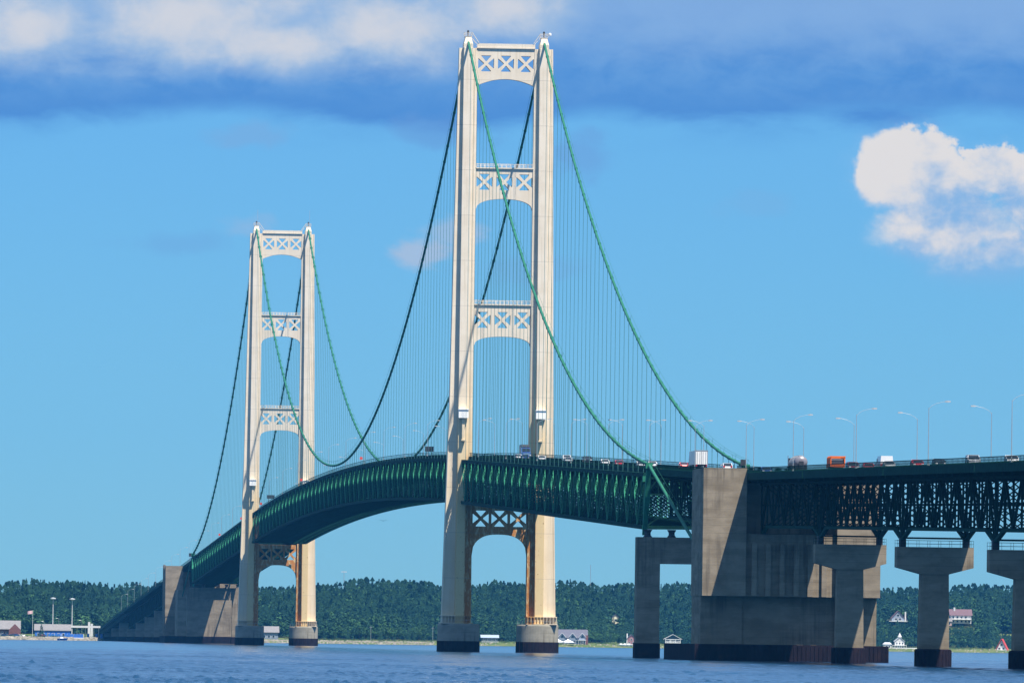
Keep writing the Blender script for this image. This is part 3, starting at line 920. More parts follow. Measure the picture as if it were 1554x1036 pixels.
def car(X_, Y_, toward, paint, label, kind='sedan', grp='cars crossing the bridge', zz=None):
    loc = (X_, Y_, rail(Y_) - 1.246) if zz is None else (X_, Y_, zz)
    cat = {'sedan': 'car', 'suv': 'car', 'van': 'van'}[kind]
    r = root({'sedan': 'car', 'suv': 'sport_utility_car', 'van': 'panel_van'}[kind], label, cat, loc, 0 if toward else pi, grp)
    if kind == 'sedan':
        L, Wd, H = 4.7, 1.82, 1.45
        lo = [(-2.35, .35), (-2.35, .62), (-2.1, .78), (-1.15, .92), (1.55, .98), (2.2, .95), (2.35, .7), (2.35, .35)]
        up = [(-1.2, .92), (-.45, 1.40), (.75, 1.45), (1.65, .98)]
    elif kind == 'suv':
        L, Wd, H = 4.8, 1.95, 1.8
        lo = [(-2.4, .45), (-2.4, .85), (-2.15, 1.02), (-1.2, 1.1), (2.3, 1.15), (2.4, .9), (2.4, .45)]
        up = [(-1.3, 1.1), (-.6, 1.72), (1.9, 1.8), (2.25, 1.15)]
    else:
        L, Wd, H = 5.9, 2.05, 2.6
        lo = [(-2.95, .45), (-2.95, 1.0), (-2.6, 1.3), (-2.1, 1.4), (-2.1, 1.4), (2.95, 1.4), (2.95, .45)]
        up = [(-2.15, 1.4), (-1.5, 2.4), (-1.2, 2.6), (2.9, 2.6), (2.95, 1.4)]
    w = Wd / 2
    m = MB()
    m.plate(lo, [], lambda a, b: (-w, a, b), lambda a, b: (w, a, b))
    m.build('body', paint, r, world=False)
    m = MB(); t = .86
    P0 = [(-w * (t if b > lo[3][1] + .1 else .97), a, b) for a, b in up]; P1 = [(w * (t if b > lo[3][1] + .1 else .97), a, b) for a, b in up]
    m.loft([P0, P1]); cab = m.build('cabin', paint if kind == 'van' else M['glass'], r, world=False)
    if kind != 'van':
        m = MB(); zt = max(b for a, b in up); ys_ = [a for a, b in up if b > zt - .12]
        m.box(-w * .84, w * .84, min(ys_) - .05, max(ys_) + .05, zt - .04, zt + .03)
        for sx in (-1, 1):
            for (a0, b0), (a1, b1) in ((up[0], up[1]), (up[3], up[2])):
                m.beam((sx * w * .95, a0, b0), (sx * w * .85, a1, b1), .09, .09)
            m.beam((sx * w * .96, .3, up[0][1]), (sx * w * .86, .3, zt), .1, .08)
        m.build('roof', paint, cab, world=False)
    else:
        m = MB(); m.beam((0, -2.2, 1.5), (0, -1.62, 2.32), 1.6, .06); m.build('windscreen', M['glass'], cab, world=False)
        m = MB()
        for sx in (-1, 1): m.box(*sorted((sx * w * .96, sx * w * .99)), -1.6, -.7, 1.5, 2.2)
        m.build('side_window', M['glass'], cab, world=False)
    for sx in (-1, 1):
        m = MB(); m.box(*sorted((sx * w * .55, sx * w * .93)), -L / 2 - .04, -L / 2 + .1, .6 if kind == 'sedan' else .8, .76 if kind == 'sedan' else 1.0); m.build('headlight', M['headl'], r, world=False)
        m = MB(); m.box(*sorted((sx * w * .6, sx * w * .95)), L / 2 - .1, L / 2 + .04, .75 if kind == 'sedan' else .95, .92 if kind == 'sedan' else 1.3); m.build('tail_light', M['taill'], r, world=False)
        m = MB(); m.box(*sorted((sx * w * 1.0, sx * w * 1.18)), -.95 if kind != 'van' else -1.9, -.8 if kind != 'van' else -1.75, 1.0 if kind == 'sedan' else 1.3, 1.13 if kind == 'sedan' else 1.5); m.build('mirror', paint, r, world=False)
    m = MB(); m.box(-w * .98, w * .98, -L / 2 - .06, -L / 2 + .1, .3, .5); m.box(-w * .98, w * .98, L / 2 - .1, L / 2 + .06, .35, .55); m.build('bumper', M['dark'], r, world=False)
    wheels(r, (-w + .1, w - .1), (-L * .3, L * .3), .34 if kind == 'sedan' else .38)
    return r


PW = carpaint('white_car_paint', (0.78, 0.78, 0.78)); PS = carpaint('silver_car_paint', (0.45, 0.47, 0.50)); PB = carpaint('blue_car_paint', (0.03, 0.08, 0.28))
PR = carpaint('red_car_paint', (0.45, 0.03, 0.04)); PK = carpaint('black_car_paint', (0.02, 0.022, 0.03)); PM = carpaint('maroon_car_paint', (0.20, 0.03, 0.06)); PO = carpaint('orange_truck_paint', (0.85, 0.17, 0.02))
car(-5.4, -130, True, PW, 'white car beside the blue truck just right of the near tower left leg')
car(-5.2, -204, True, PW, 'white car directly in front of the near tower right leg')
car(-5.2, -151, True, PB, 'blue car low in front of the blue truck')
car(-5.2, -214, True, PW, 'second white car close behind the one before the near tower right leg') if False else None
car(-5.2, -283, True, PS, 'silver car just right of the near tower, alone')
car(-2.0, -299, True, PK, 'dark sport utility car between two pale cars on the near span', 'suv')
car(-5.2, -384, True, PW, 'white car right of the dark sport utility car on the near span')
car(-5.2, -474, True, PS, 'silver car half hidden by the left green cable near deck level')
car(-2.0, -467, True, PW, 'white car just right of where the left cable meets the deck')
car(2.0, -497, False, PR, 'red car left of the tall white box trailer')
car(2.0, -590, False, PW, 'white sport utility car right of the box trailer, above the anchorage', 'suv')
car(-5.4, -737, True, PB, 'blue car just right of the anchorage top')
car(-2.0, -852, True, PM, 'maroon car just right of the orange dump truck', 'suv')
car(-2.0, -876, True, PR, 'red car between the maroon car and the white panel van')
car(2.0, -866, False, PW, 'white panel van with rounded nose over the approach span', 'van').scale = (1.15, 1.35, 1.08)
car(-5.4, -974, True, PR, 'red car right of the white panel van')
car(-5.4, -1003, True, PK, 'black car mostly hidden behind the railing right of the van')
car(-5.4, -1046, True, PS, 'silver sport utility car over the last approach span at right', 'suv')
car(-5.4, -1092, True, PW, 'white car almost hidden behind the railing at the right edge')
car(-5.2, -420, True, PR, 'red car between the silver and white cars on the near span')
car(-2.0, -240, True, PW, 'white sport utility car right of the near tower right leg', 'suv')
car(-5.4, -935, True, PS, 'silver car low behind the railing, under the white panel van')
car(2.0, 781, False, PW, 'white van on the arched span where the left cable touches the deck', 'van')


def box_trailer(X_, Y_, toward, label, L=14, H=4.1):
    r = root('box_truck', label, 'truck', (X_, Y_, rail(Y_) - 1.246), 0 if toward else pi, 'heavy trucks on the deck')
    m = MB(); m.box(-1.29, 1.29, -L / 2, L / 2, 1.15, H)
    for k in range(9): y = -L / 2 + .3 + k * (L - .6) / 8; m.box(-1.315, -1.29, y - .04, y + .04, 1.2, H - .05); m.box(1.29, 1.315, y - .04, y + .04, 1.2, H - .05)
    b = m.build('trailer_box', M['white'], r, world=False)
    m = MB(); m.box(-1.33, 1.33, L / 2 - .12, L / 2 + .05, H - .12, H + .06); m.box(-1.33, -1.2, L / 2 - .1, L / 2 + .05, 1.1, H); m.box(1.2, 1.33, L / 2 - .1, L / 2 + .05, 1.1, H)
    m.box(-.05, .05, L / 2, L / 2 + .06, 1.2, H - .1); m.build('door_frame', M['galv'], b, world=False)
    m = MB()
    for x in (-.9, -.35, .35, .9): m.box(x - .03, x + .03, L / 2 + .02, L / 2 + .08, 1.3, H - .3)
    m.build('lock_rod', M['galv'], b, world=False)
    m = MB(); m.box(-1.1, 1.1, -L / 2 + .2, L / 2 - .1, .9, 1.15); m.box(-1.2, 1.2, L / 2 - .1, L / 2, .5, .65); m.build('chassis', M['dark'], r, world=False)
    m = MB(); y0 = -L / 2
    m.plate([(y0 - .5, .6), (y0 - .5, 3.3), (y0 - 1.9, 3.1), (y0 - 2.4, 1.9), (y0 - 3.6, 1.6), (y0 - 3.7, .6)], [], lambda a, b: (-1.15, a, b), lambda a, b: (1.15, a, b)); m.build('cab', PK, r, world=False)
    m = MB(); m.beam((0, y0 - 2.4, 1.95), (0, y0 - 1.98, 2.95), 2.0, .08); m.build('windscreen', M['glass'], r, world=False)
    for sx in (-1, 1):
        m = MB(); m.box(*sorted((sx * .95, sx * 1.2)), L / 2, L / 2 + .06, .75, 1.0); m.build('tail_light', M['taill'], r, world=False)
    wheels(r, (-1.05, 1.05), (y0 - 2.8, y0 - .2, L / 2 - 3.2, L / 2 - 1.9), .5)
    return r


box_trailer(2.0, -530, False, 'tall white box trailer seen from behind, left of the anchorage')
box_trailer(5.0, 973, False, 'white box truck on the arched span beside the distant tower right leg', 8, 3.9)

# tanker
r = root('tanker_truck', 'shiny round tanker truck on the approach deck right of the anchorage', 'truck', (2.0, -726, rail(-726) - 1.246), pi, 'heavy trucks on the deck')
m = MB(); ring = []
for y, k in ((-5.6, .3), (-5.5, .85), (-5.2, 1), (5.0, 1), (5.35, .85), (5.5, .3)):
    ring.append([(1.28 * k * cos(a), y, 2.45 + 1.2 * k * sin(a)) for a in np.linspace(0, 2 * pi, 25)[:-1]])
m.loft(ring); tk = m.build('tank', M['tank'], r, world=False, smooth=True)
m = MB()
for y in (-3.5, -1.2, 1.2, 3.5): m.tube([(1.33 * cos(a), y, 2.45 + 1.25 * sin(a)) for a in np.linspace(0, 2 * pi, 25)], .05, 6)
m.box(-.35, .35, -4, 4, 3.62, 3.78); m.build('tank_band', M['galv'], tk, world=False)
m = MB(); m.box(-.45, .45, 5.3, 5.75, 1.0, 2.6); m.box(-1.2, 1.2, 5.4, 5.6, .6, .9); m.box(-1, 1, -5.5, 5.4, .95, 1.25); m.box(.5, 1.1, 5.3, 5.5, 1.0, 1.9); m.box(-1.1, -.5, 5.3, 5.5, 1.0, 1.9); m.build('rear_rack', M['dark'], r, world=False)
m = MB(); m.plate([(-6, .6), (-6, 3.4), (-7.3, 3.2), (-7.9, 2.0), (-9.2, 1.7), (-9.3, .6)], [], lambda a, b: (-1.2, a, b), lambda a, b: (1.2, a, b)); m.build('cab', PK, r, world=False)
m = MB(); m.tube([(1.3, -6.1, .8), (1.3, -6.1, 3.9)], .09, 8); m.tube([(-1.3, -6.1, .8), (-1.3, -6.1, 3.9)], .09, 8); m.build('exhaust_stack', M['chrome'], r, world=False)
wheels(r, (-1.05, 1.05), (-8.4, -5.6, -4.4, 3.4, 4.7), .5)

# orange dump truck
r = root('dump_truck', 'orange dump truck with open empty body seen from behind', 'truck', (2.0, -790, rail(-790) - 1.246), pi, 'heavy trucks on the deck')
m = MB()
m.box(-1.25, 1.25, -2.4, 3.4, 1.2, 1.32); m.box(-1.35, -1.2, -2.4, 3.4, 1.2, 3.1); m.box(1.2, 1.35, -2.4, 3.4, 1.2, 3.1); m.box(-1.2, 1.2, -2.5, -2.35, 1.3, 3.3)
m.box(-1.35, 1.35, 3.3, 3.42, 1.2, 1.8); m.box(-1.45, 1.45, 3.2, 3.45, 3.0, 3.25)
for k in range(6):
    y = -2.2 + k * 1.05; m.box(-1.43, -1.35, y, y + .14, 1.2, 3.1); m.box(1.35, 1.43, y, y + .14, 1.2, 3.1)
db = m.build('dump_body', PO, r, world=False)
m = MB(); m.plate([(-2.3, 1.33), (3.2, 1.33), (3.2, 2.2), (2.4, 2.75), (-1.5, 2.9), (-2.3, 2.5)], [], lambda a, b: (-1.19, a, b), lambda a, b: (1.19, a, b)); m.build('shaded_interior_block', M['dark'], db, world=False)  # dark solid block standing in for the shaded inside of the open body
m = MB(); m.box(-1.0, 1.0, -5.6, 3.2, .85, 1.18); m.build('chassis', M['dark'], r, world=False)
m = MB(); m.plate([(-2.7, 1.0), (-2.7, 2.9), (-3.9, 2.9), (-4.4, 2.0), (-5.6, 1.8), (-5.7, .8), (-2.7, .8)], [], lambda a, b: (-1.1, a, b), lambda a, b: (1.1, a, b)); m.build('cab', PO, r, world=False)
wheels(r, (-1.05, 1.05), (-4.7, .9, 2.2), .52)

# dark blue truck heading to the camera, with stacked load
r = root('flatbed_truck', 'dark blue truck with stacked load, facing the viewer between the near tower legs', 'truck', (-2.0, -109, rail(-109) - 1.246), 0, 'heavy trucks on the deck')
m = MB(); m.plate([(-5.6, .7), (-5.5, 1.7), (-4.3, 1.95), (-3.9, 3.0), (-2.9, 3.1), (-2.9, .7)], [], lambda a, b: (-1.2, a, b), lambda a, b: (1.2, a, b)); m.build('cab', PB, r, world=False)
m = MB(); m.beam((0, -4.34, 2.0), (0, -3.98, 2.9), 2.0, .08); m.build('windscreen', M['glass'], r, world=False)
m = MB(); m.box(-.8, .8, -5.66, -5.58, .9, 1.6); m.build('grille', M['chrome'], r, world=False)
for sx in (-1, 1):
    m = MB(); m.box(*sorted((sx * .85, sx * 1.15)), -5.66, -5.5, .95, 1.25); m.build('headlight', M['headl'], r, world=False)
m = MB(); m.box(-1.25, 1.25, -2.7, 6, 1.1, 1.35); m.build('flatbed', M['dark'], r, world=False)
m = MB(); m.box(-1.15, 1.15, -2.4, 1.4, 1.35, 3.3); m.box(-1.0, 1.1, 1.6, 5.4, 1.35, 3.9); m.plate([(-2.2, 3.3), (-1.6, 3.9), (.2, 3.95), (1.0, 3.3)], [], lambda a, b: (-.9, a, b), lambda a, b: (.9, a, b)); m.build('load', PK, r, world=False)
wheels(r, (-1.05, 1.05), (-4.6, -1, 3.6, 4.8), .5)

# gull under the arched span
r = root('flying_gull', 'small dark gull flying in the gap under the arched span', 'bird', (-10, 340, 39.5))
m = MB(); m.tube([(0, -.5, 0), (0, -.2, .05), (0, .25, .03), (0, .6, 0)], [.03, .12, .13, .03], 8)
for s in (-1, 1): m.add([(s * .08, -.15, .05), (s * .7, -.25, .35), (s * 1.4, .1, .1), (s * .7, .05, .3), (s * .08, .25, .03), (s * .7, -.1, .37)], [(0, 1, 5), (0, 5, 4), (1, 2, 5), (5, 2, 3), (4, 5, 3)])
m.build('body', M['dark'], r, world=False, fixn=False)

# ================================================================ the far shore
def pol(u, D):
    az = YAW + (u - 777) / F
    return CAM[0] + D * sin(az), CAM[1] + D * cos(az)


SH = [(-9000, 5300), (-300, 5250), (60, 5300), (160, 5500), (300, 5800), (450, 5950), (800, 6000), (1100, 6150), (1554, 6250), (2400, 6300), (11000, 6300)]
SKY = [(-9000, 884), (-300, 884), (0, 885), (50, 881), (100, 879), (150, 885), (180, 880), (230, 884), (300, 885), (400, 892), (450, 894), (490, 889), (560, 883), (620, 881), (680, 886), (750, 881), (800, 884), (850, 887), (900, 885), (970, 887), (1030, 887), (1100, 890), (1350, 894), (1400, 893), (1450, 889), (1500, 887), (1554, 888), (2200, 890), (11000, 890)]


def lerp(T, u):
    return float(np.interp(u, [a for a, b in T], [b for a, b in T]))


rn = np.random.RandomState(3)
ph = rn.rand(12) * 6.28


def wob(a, b):
    return (sin(a * .021 + ph[0]) + sin(a * .047 + b * .011 + ph[1]) * .6 + sin(b * .023 + a * .013 + ph[2]) * .7 + sin(a * .11 + b * .05 + ph[3]) * .25) / 2.55


def ridge(u):
    D = lerp(SH, u) + 480; yh = 518 + F * PIT + (u - 777) * ROL
    return CAM[2] + D * D / 2 / RE + (yh - lerp(SKY, u)) * D / F - 19.0


def terr(u, d):
    """height above lake level at d metres behind the waterline"""
    flat0 = 70 if u > 420 else 230 - max(0, u - 250) * .9 if u > 250 else 230
    if d < 0: return max(-3, d * .05)
    if d < 10: return d * .13
    if d < flat0: return 1.3 + (d - 10) / (flat0 - 10) * 1.9
    t = min(1, (d - flat0) / (470 if u > 420 else 380)); t2 = t * t * (3 - 2 * t) * .5 + t * .5
    h = 3.2 + (ridge(u) - 3.2) * t2 + 1.9 * t2 * (sin(u * .018 + 1) * sin(u * .007) + .5 * sin(u * .061 + ph[5]))
    return h + wob(u, d) * 2.6 * min(1, t * 3) * (1 - .5 * t)


us = sorted(set(list(np.arange(-700, 2300, 12)) + list(np.arange(-9000, -700, 300)) + list(np.arange(2300, 10800, 300))))
ds = [-60, -8, 0, 5, 10, 25, 45, 70] + list(np.arange(95, 700, 24)) + [760, 900, 1150]
V = []
for d in ds:
    for u in us:
        s0 = lerp(SH, u) + 6 * wob(u * 2, 3); x, y = pol(u, s0 + d); z = terr(u, d)
        V.append((x, y, z - drop(x, y)))
nu = len(us); Fc = [(j * nu + i, j * nu + i + 1, (j + 1) * nu + i + 1, (j + 1) * nu + i) for j in range(len(ds) - 1) for i in range(nu - 1)]
me = bpy.data.meshes.new('hills'); me.from_pydata(V, [], Fc); me.materials.append(ground_mat()); me.polygons.foreach_set('use_smooth', [True] * len(Fc))
o = bpy.data.objects.new('hills', me); COL.objects.link(o); tag(o, kind='structure')


def place(u, d):
    x, y = pol(u, lerp(SH, u) + 6 * wob(u * 2, 3) + d); return (x, y, terr(u, d))


# ---- tree templates: (verts, faces(quads)) built of many small leaf clumps
def leafquad(c, r, rs):
    a = rs.randn(3); a /= np.linalg.norm(a); b = rs.randn(3); b -= a * a.dot(b); b /= np.linalg.norm(b)
    return [c + a * r, c + b * r * .8, c - a * r, c - b * r * .8]


def deciduous(rs, H, n=150):
    q = []; lobes = []
    for k in range(9):
        a = rs.rand() * 6.28; rr = rs.rand() ** .5 * .24 * H
        lobes.append((np.array([rr * cos(a), rr * sin(a), H * (.38 + .47 * rs.rand() * (1 - rr / H))]), H * (.13 + .09 * rs.rand())))
    lobes.append((np.array([0, 0, H * .85]), H * .14))
    for k in range(n):
        c, R = lobes[rs.randint(len(lobes))]
        v = rs.randn(3); v /= np.linalg.norm(v); v[2] = abs(v[2]) * .9 - .25
        q.append(leafquad(c + v * R * (.75 + .3 * rs.rand()), H * (.034 + .026 * rs.rand()), rs))
    return np.array(q)


def conifer(rs, H, n=130, spread=.2):
    q = []
    for k in range(n):
        t = rs.rand() ** .75; z = H * (1 - t * .92); R = H * spread * (t * .9 + .04) * (.75 + .35 * ((t * 9) % 1))
        a = rs.rand() * 6.28; c = np.array([R * cos(a), R * sin(a), z]); out = np.array([cos(a), sin(a), -.45]); tan = np.array([-sin(a), cos(a), 0])
        s = H * (.016 + .034 * t) * (.8 + .5 * rs.rand())
        q.append([c - out * s * 1.1 + np.array([0, 0, s * .4]), c + tan * s * .7, c + out * s * 1.2, c - tan * s * .7])
    q.append([np.array([-.12, 0, H * .9]), np.array([.12, 0, H * .9]), np.array([.02, .02, H * 1.03]), np.array([-.02, -.02, H * 1.03])])
    return np.array(q)


rs = np.random.RandomState(11)
DEC = [deciduous(rs, 1.0, 330) for _ in range(7)]; CON = [conifer(rs, 1.0, 240, .15 + .06 * rs.rand()) for _ in range(7)]
FOL1 = foliage('mixed_forest_leaves', [(0.018, 0.058, 0.03), (0.052, 0.125, 0.042), (0.010, 0.038, 0.034), (0.045, 0.105, 0.045)])
FOL2 = foliage('dark_needle_leaves', [(0.012, 0.044, 0.030), (0.028, 0.078, 0.038), (0.008, 0.03, 0.028), (0.022, 0.06, 0.035)])
FOL3 = foliage('bright_broad_leaves', [(0.035, 0.09, 0.03), (0.05, 0.11, 0.035), (0.025, 0.07, 0.03), (0.055, 0.115, 0.04)])
BARK = mat('grey_bark', (0.12, 0.10, 0.08), 0.9, var=0.3, vscale=2)
HOUSECLEAR = [(875, 30, 34, 55), (1368, 330, 20, 40), (1462, 312, 26, 60), (1367, 28, 26, 50), (1525, 30, 16, 45), (1027, 30, 20, 40), (750, 35, 18, 40), (412, 60, 26, 60), (963, 30, 8, 40), (1535, 255, 16, 70), (940, 300, 6, 30)]


def blocked(u, d):
    for hu, hd, wu, wd in HOUSECLEAR:
        if abs(u - hu) < wu and -wd < d - hd < 18: return True
    return False


def put_quads(lst, name, m):
    A = np.concatenate(lst); n = len(A)
    me = bpy.data.meshes.new(name); me.vertices.add(n * 4); me.vertices.foreach_set('co', A.reshape(-1)); me.loops.add(n * 4); me.loops.foreach_set('vertex_index', np.arange(n * 4))
    me.polygons.add(n); me.polygons.foreach_set('loop_start', np.arange(0, n * 4, 4)); me.update(calc_edges=True); me.validate(); me.materials.append(m)
    o = bpy.data.objects.new(name, me); COL.objects.link(o); return o


mixl, darkl, bril = [], [], []
u = -260.0
step = 6.6
while u < 1900:
    d = 60.0 if u > 420 else max(90.0, 250 - max(0, u - 250) * 1.0)
    inside = -60 < u < 1620
    while d < (620 if u > 420 else 660):
        uu = u + (rs.rand() - .5) * step * 1.6; dd = d + (rs.rand() - .5) * 7
        d += (8.5 if d < 480 else 4.5) if inside else 16
        if blocked(uu, dd): continue
        if 140 < uu < 330 and dd < 260: continue
        x, y, z = place(uu, dd)
        patch = wob(uu * 1.7 + 40, dd * 1.3)
        con = rs.rand() < (.50 + .35 * patch)
        low = any(abs(uu - hu) < wu + 8 and hd > 200 and 0 < hd - dd < 230 for hu, hd, wu, wd in HOUSECLEAR)
        H = (.42 if low else 1) * (11 + 6.5 * rs.rand() ** 1.4) * (1.22 if con else .92) * (.62 if dd < 85 else 1)
        T = (CON if con else DEC)[rs.randint(7)]
        a = rs.rand() * 6.28; c_, s_ = cos(a), sin(a); Rm = np.array([[c_, s_, 0], [-s_, c_, 0], [0, 0, 1]])
        wd = (.78 + .35 * rs.rand()) if con else 1.0 + .5 * rs.rand(); Q = (T @ Rm) * np.array([H * wd, H * wd, H]) + np.array([x, y, z - drop(x, y) - .4])
        if con: darkl.append(Q)
        elif rs.rand() < .08: bril.append(Q)
        else: mixl.append(Q)
    u += step if inside else step * 2
fo = put_quads(mixl, 'forest', FOL1); tag(fo, 'blue-green wooded hillside of mixed broadleaf trees behind the far shore', 'forest', kind='stuff')
fo = put_quads(darkl, 'forest', FOL2); tag(fo, 'dark pointed conifers mixed through the wooded far hillside', 'forest', kind='stuff')
fo = put_quads(bril, 'forest', FOL3); tag(fo, 'brighter green leafy trees scattered through the wooded far hillside', 'forest', kind='stuff')

# ---- individual trees that stand out
def tree_mesh(T, name, m):
    A = T; n = len(A); me = bpy.data.meshes.new(name); me.from_pydata(A.reshape(-1, 3).tolist(), [], [tuple(range(i * 4, i * 4 + 4)) for i in range(n)]); me.materials.append(m); return me


CM = [tree_mesh(conifer(rs, 1.0, 260, .15 + .02 * k), 'crown', FOL2) for k in range(3)]; DM = [tree_mesh(deciduous(rs, 1.0, 320), 'crown', FOL3 if k == 0 else FOL1) for k in range(3)]
m = MB(); m.tube([(0, 0, 0), (0.01, 0, .4), (0, 0, .9)], [.022, .015, .004], 7)
for k in range(5):
    a = k * 1.3; m.tube([(0, 0, .3 + k * .09), (.13 * cos(a), .13 * sin(a), .42 + k * .09)], [.009, .003], 5)
TM = fixmesh(m.mesh('trunk', BARK, world=False))


def one_tree(u, d, H, con, label, group, k=0):
    loc = place(u, d)
    r = root('spruce_tree' if con else 'broadleaf_tree', label, 'tree', loc, rs.rand() * 6, group)
    for nm, me in (('trunk', TM), ('crown', (CM if con else DM)[k % 3])):
        o = bpy.data.objects.new(nm, me); COL.objects.link(o); o.parent = r; o.scale = (H, H, H)


for i, (u, H) in enumerate([(49, 18), (182, 20), (176, 17), (560, 18), (583, 19), (440, 18), (742, 20), (762, 18), (1380, 19), (1463, 18), (1475, 17), (1350, 17), (1408, 17), (680, 17), (26, 17), (1500, 16), (652, 17), (534, 17)]):
    one_tree(u, 505 + (i % 3) * 14, H * .95, True, 'dark pointed spruce rising above the skyline of the far wood', 'spruces rising above the far treeline', i)
for i, (u, H) in enumerate([(97, 17), (122, 16), (915, 18), (905, 16), (1040, 18), (862, 16), (1022, 16), (611, 16), (500, 17)]):
    one_tree(u, 500 + (i % 3) * 12, H * .82, False, 'round broadleaf crown rising above the skyline of the far wood', 'broadleaf trees rising above the far treeline', i)
for i in range(46):
    u = 492 + i * 8.1 + rs.rand() * 6 if i < 21 else 905 + (i - 21) * 26 + rs.rand() * 10
    if blocked(u, 48): continue
    con = rs.rand() < .45
    one_tree(u, 48 + rs.rand() * 14, 5.5 + rs.rand() * 4, con, 'small %s tree in the front row of the far shore' % ('pointed' if con else 'bushy'), 'small %s trees along the far shore' % ('pointed' if con else 'bushy'), i)
for i, u in enumerate([12, 34, 70, 140, 150, 158, 176, 190, 205]):
    one_tree(u, 150 - (i % 3) * 30, 6 + (i % 4) * 1.5, i % 2 == 0, 'small tree among the low buildings left of the bridge', 'small trees around the toll plaza', i)

# ---- shore rocks and shrubs
lst = []
for k in range(2600):
    u = rs.choice([rs.uniform(-100, 160), rs.uniform(400, 665), rs.uniform(-100, 1650)], p=[.35, .4, .25]); d = rs.uniform(-3, 16) if u < 160 else rs.uniform(-2, 30) ; x, y, z = place(u, d); s = rs.uniform(.3, 1.1) * (1.25 if u < 160 else .8)
    P = rs.randn(8, 3) * .12 + np.array([[-1, -1, -1], [1, -1, -1], [1, 1, -1], [-1, 1, -1], [-.7, -.7, .7], [.7, -.7, .7], [.7, .7, .7], [-.7, .7, .7]]) * .8
    P = P * np.array([s, s, s * .7]) + np.array([x, y, z - drop(x, y) + .2])
    lst.append(P[[(0, 1, 5, 4), (1, 2, 6, 5), (2, 3, 7, 6), (3, 0, 4, 7), (4, 5, 6, 7)]])
rk = mat('pale_shore_rock', (0.30, 0.27, 0.22), 0.9, var=0.3, vscale=.2)
ro = put_quads(lst, 'shore_rocks', rk); tag(ro, 'pale boulders strewn along the far waterline', 'rocks', kind='stuff')
lst = []
for k in range(1500):
    u = rs.uniform(-60, 1650); d = rs.uniform(12, 62); 
    if blocked(u, d): continue
    x, y, z = place(u, d); H = rs.uniform(.6, 2.2)
    lst.append(DEC[rs.randint(7)][::5] * np.array([H * 1.8, H * 1.8, H]) + np.array([x, y, z - drop(x, y) - .2 * H]))
so = put_quads(lst, 'shore_shrubs', FOL3); tag(so, 'low bright green shrubs covering the flat far shore', 'shrubs', kind='stuff')

# ---- houses
RB = mat('grey_blue_siding', (0.22, 0.26, 0.33), 0.8, var=.1, vscale=1); RW = mat('white_siding', (0.62, 0.61, 0.60), 0.7, var=.06, vscale=1); RG = mat('grey_roof_shingles', (0.12, 0.12, 0.15), 0.9, var=.2, vscale=2)
RR = mat('red_roof_metal', (0.50, 0.06, 0.05), 0.6, var=.15, vscale=1); RM = mat('mauve_roof_shingles', (0.15, 0.09, 0.10), 0.9, var=.15, vscale=2); RBR = mat('brown_red_boards', (0.17, 0.07, 0.06), 0.8, var=.2, vscale=1)
TRIM = mat('white_trim', (0.82, 0.82, 0.80), 0.6); BLUE = mat('blue_painted_panels', (0.04, 0.16, 0.55), 0.6, var=.1, vscale=1); DKG = mat('dark_green_siding', (0.04, 0.07, 0.06), 0.8); TAN = mat('pale_grey_roof', (0.20, 0.19, 0.19), 0.9, var=.15, vscale=1); TENT = mat('white_tent_canvas', (0.7, 0.7, 0.7), 0.8)


def gable(m, x0, x1, y0, y1, z0, z1, ridge_axis='x', over=.5, th=.25):
    """pitched roof: two slabs"""
    if ridge_axis == 'x':
        ym = (y0 + y1) / 2
        for ys in (y0 - over, y1 + over):
            m.hexa([(x0 - over, ys, z0), (x1 + over, ys, z0), (x1 + over, ym, z1), (x0 - over, ym, z1), (x0 - over, ys, z0 + th), (x1 + over, ys, z0 + th), (x1 + over, ym, z1 + th), (x0 - over, ym, z1 + th)])
    else:
        xm = (x0 + x1) / 2
        for xs in (x0 - over, x1 + over):
            m.hexa([(xs, y0 - over, z0), (xs, y1 + over, z0), (xm, y1 + over, z1), (xm, y0 - over, z1), (xs, y0 - over, z0 + th), (xs, y1 + over, z0 + th), (xm, y1 + over, z1 + th), (xm, y0 - over, z1 + th)])


def gwall(m, x0, x1, y0, y1, z0, ze, zr, axis='x'):
    if axis == 'x':
        ym = (y0 + y1) / 2; m.loft([[(x, y0, z0), (x, y1, z0), (x, y1, ze), (x, ym, zr), (x, y0, ze)] for x in (x0, x1)])
    else:
        xm = (x0 + x1) / 2; m.loft([[(x0, y, z0), (x1, y, z0), (x1, y, ze), (xm, y, zr), (x0, y, ze)] for y in (y0, y1)])


def windows(r, spots, y, w=1.1, h=1.4, parent=None):
    for x, z in spots:
        m = MB(); m.box(x - w / 2 - .12, x + w / 2 + .12, y - .12, y, z - .12, z + h + .12); f = m.build('window', TRIM, r, world=False)
        m = MB(); m.box(x - w / 2, x + w / 2, y - .15, y - .1, z, z + h); m.build('pane', M['glass'], f, world=False)


def hroot(name, label, cat, u, d, rot=.13, grp=None, dz=0):
    x, y, z = place(u, d); return root(name, label, cat, (x, y, z + dz - .3), -rot if rot else 0, grp)


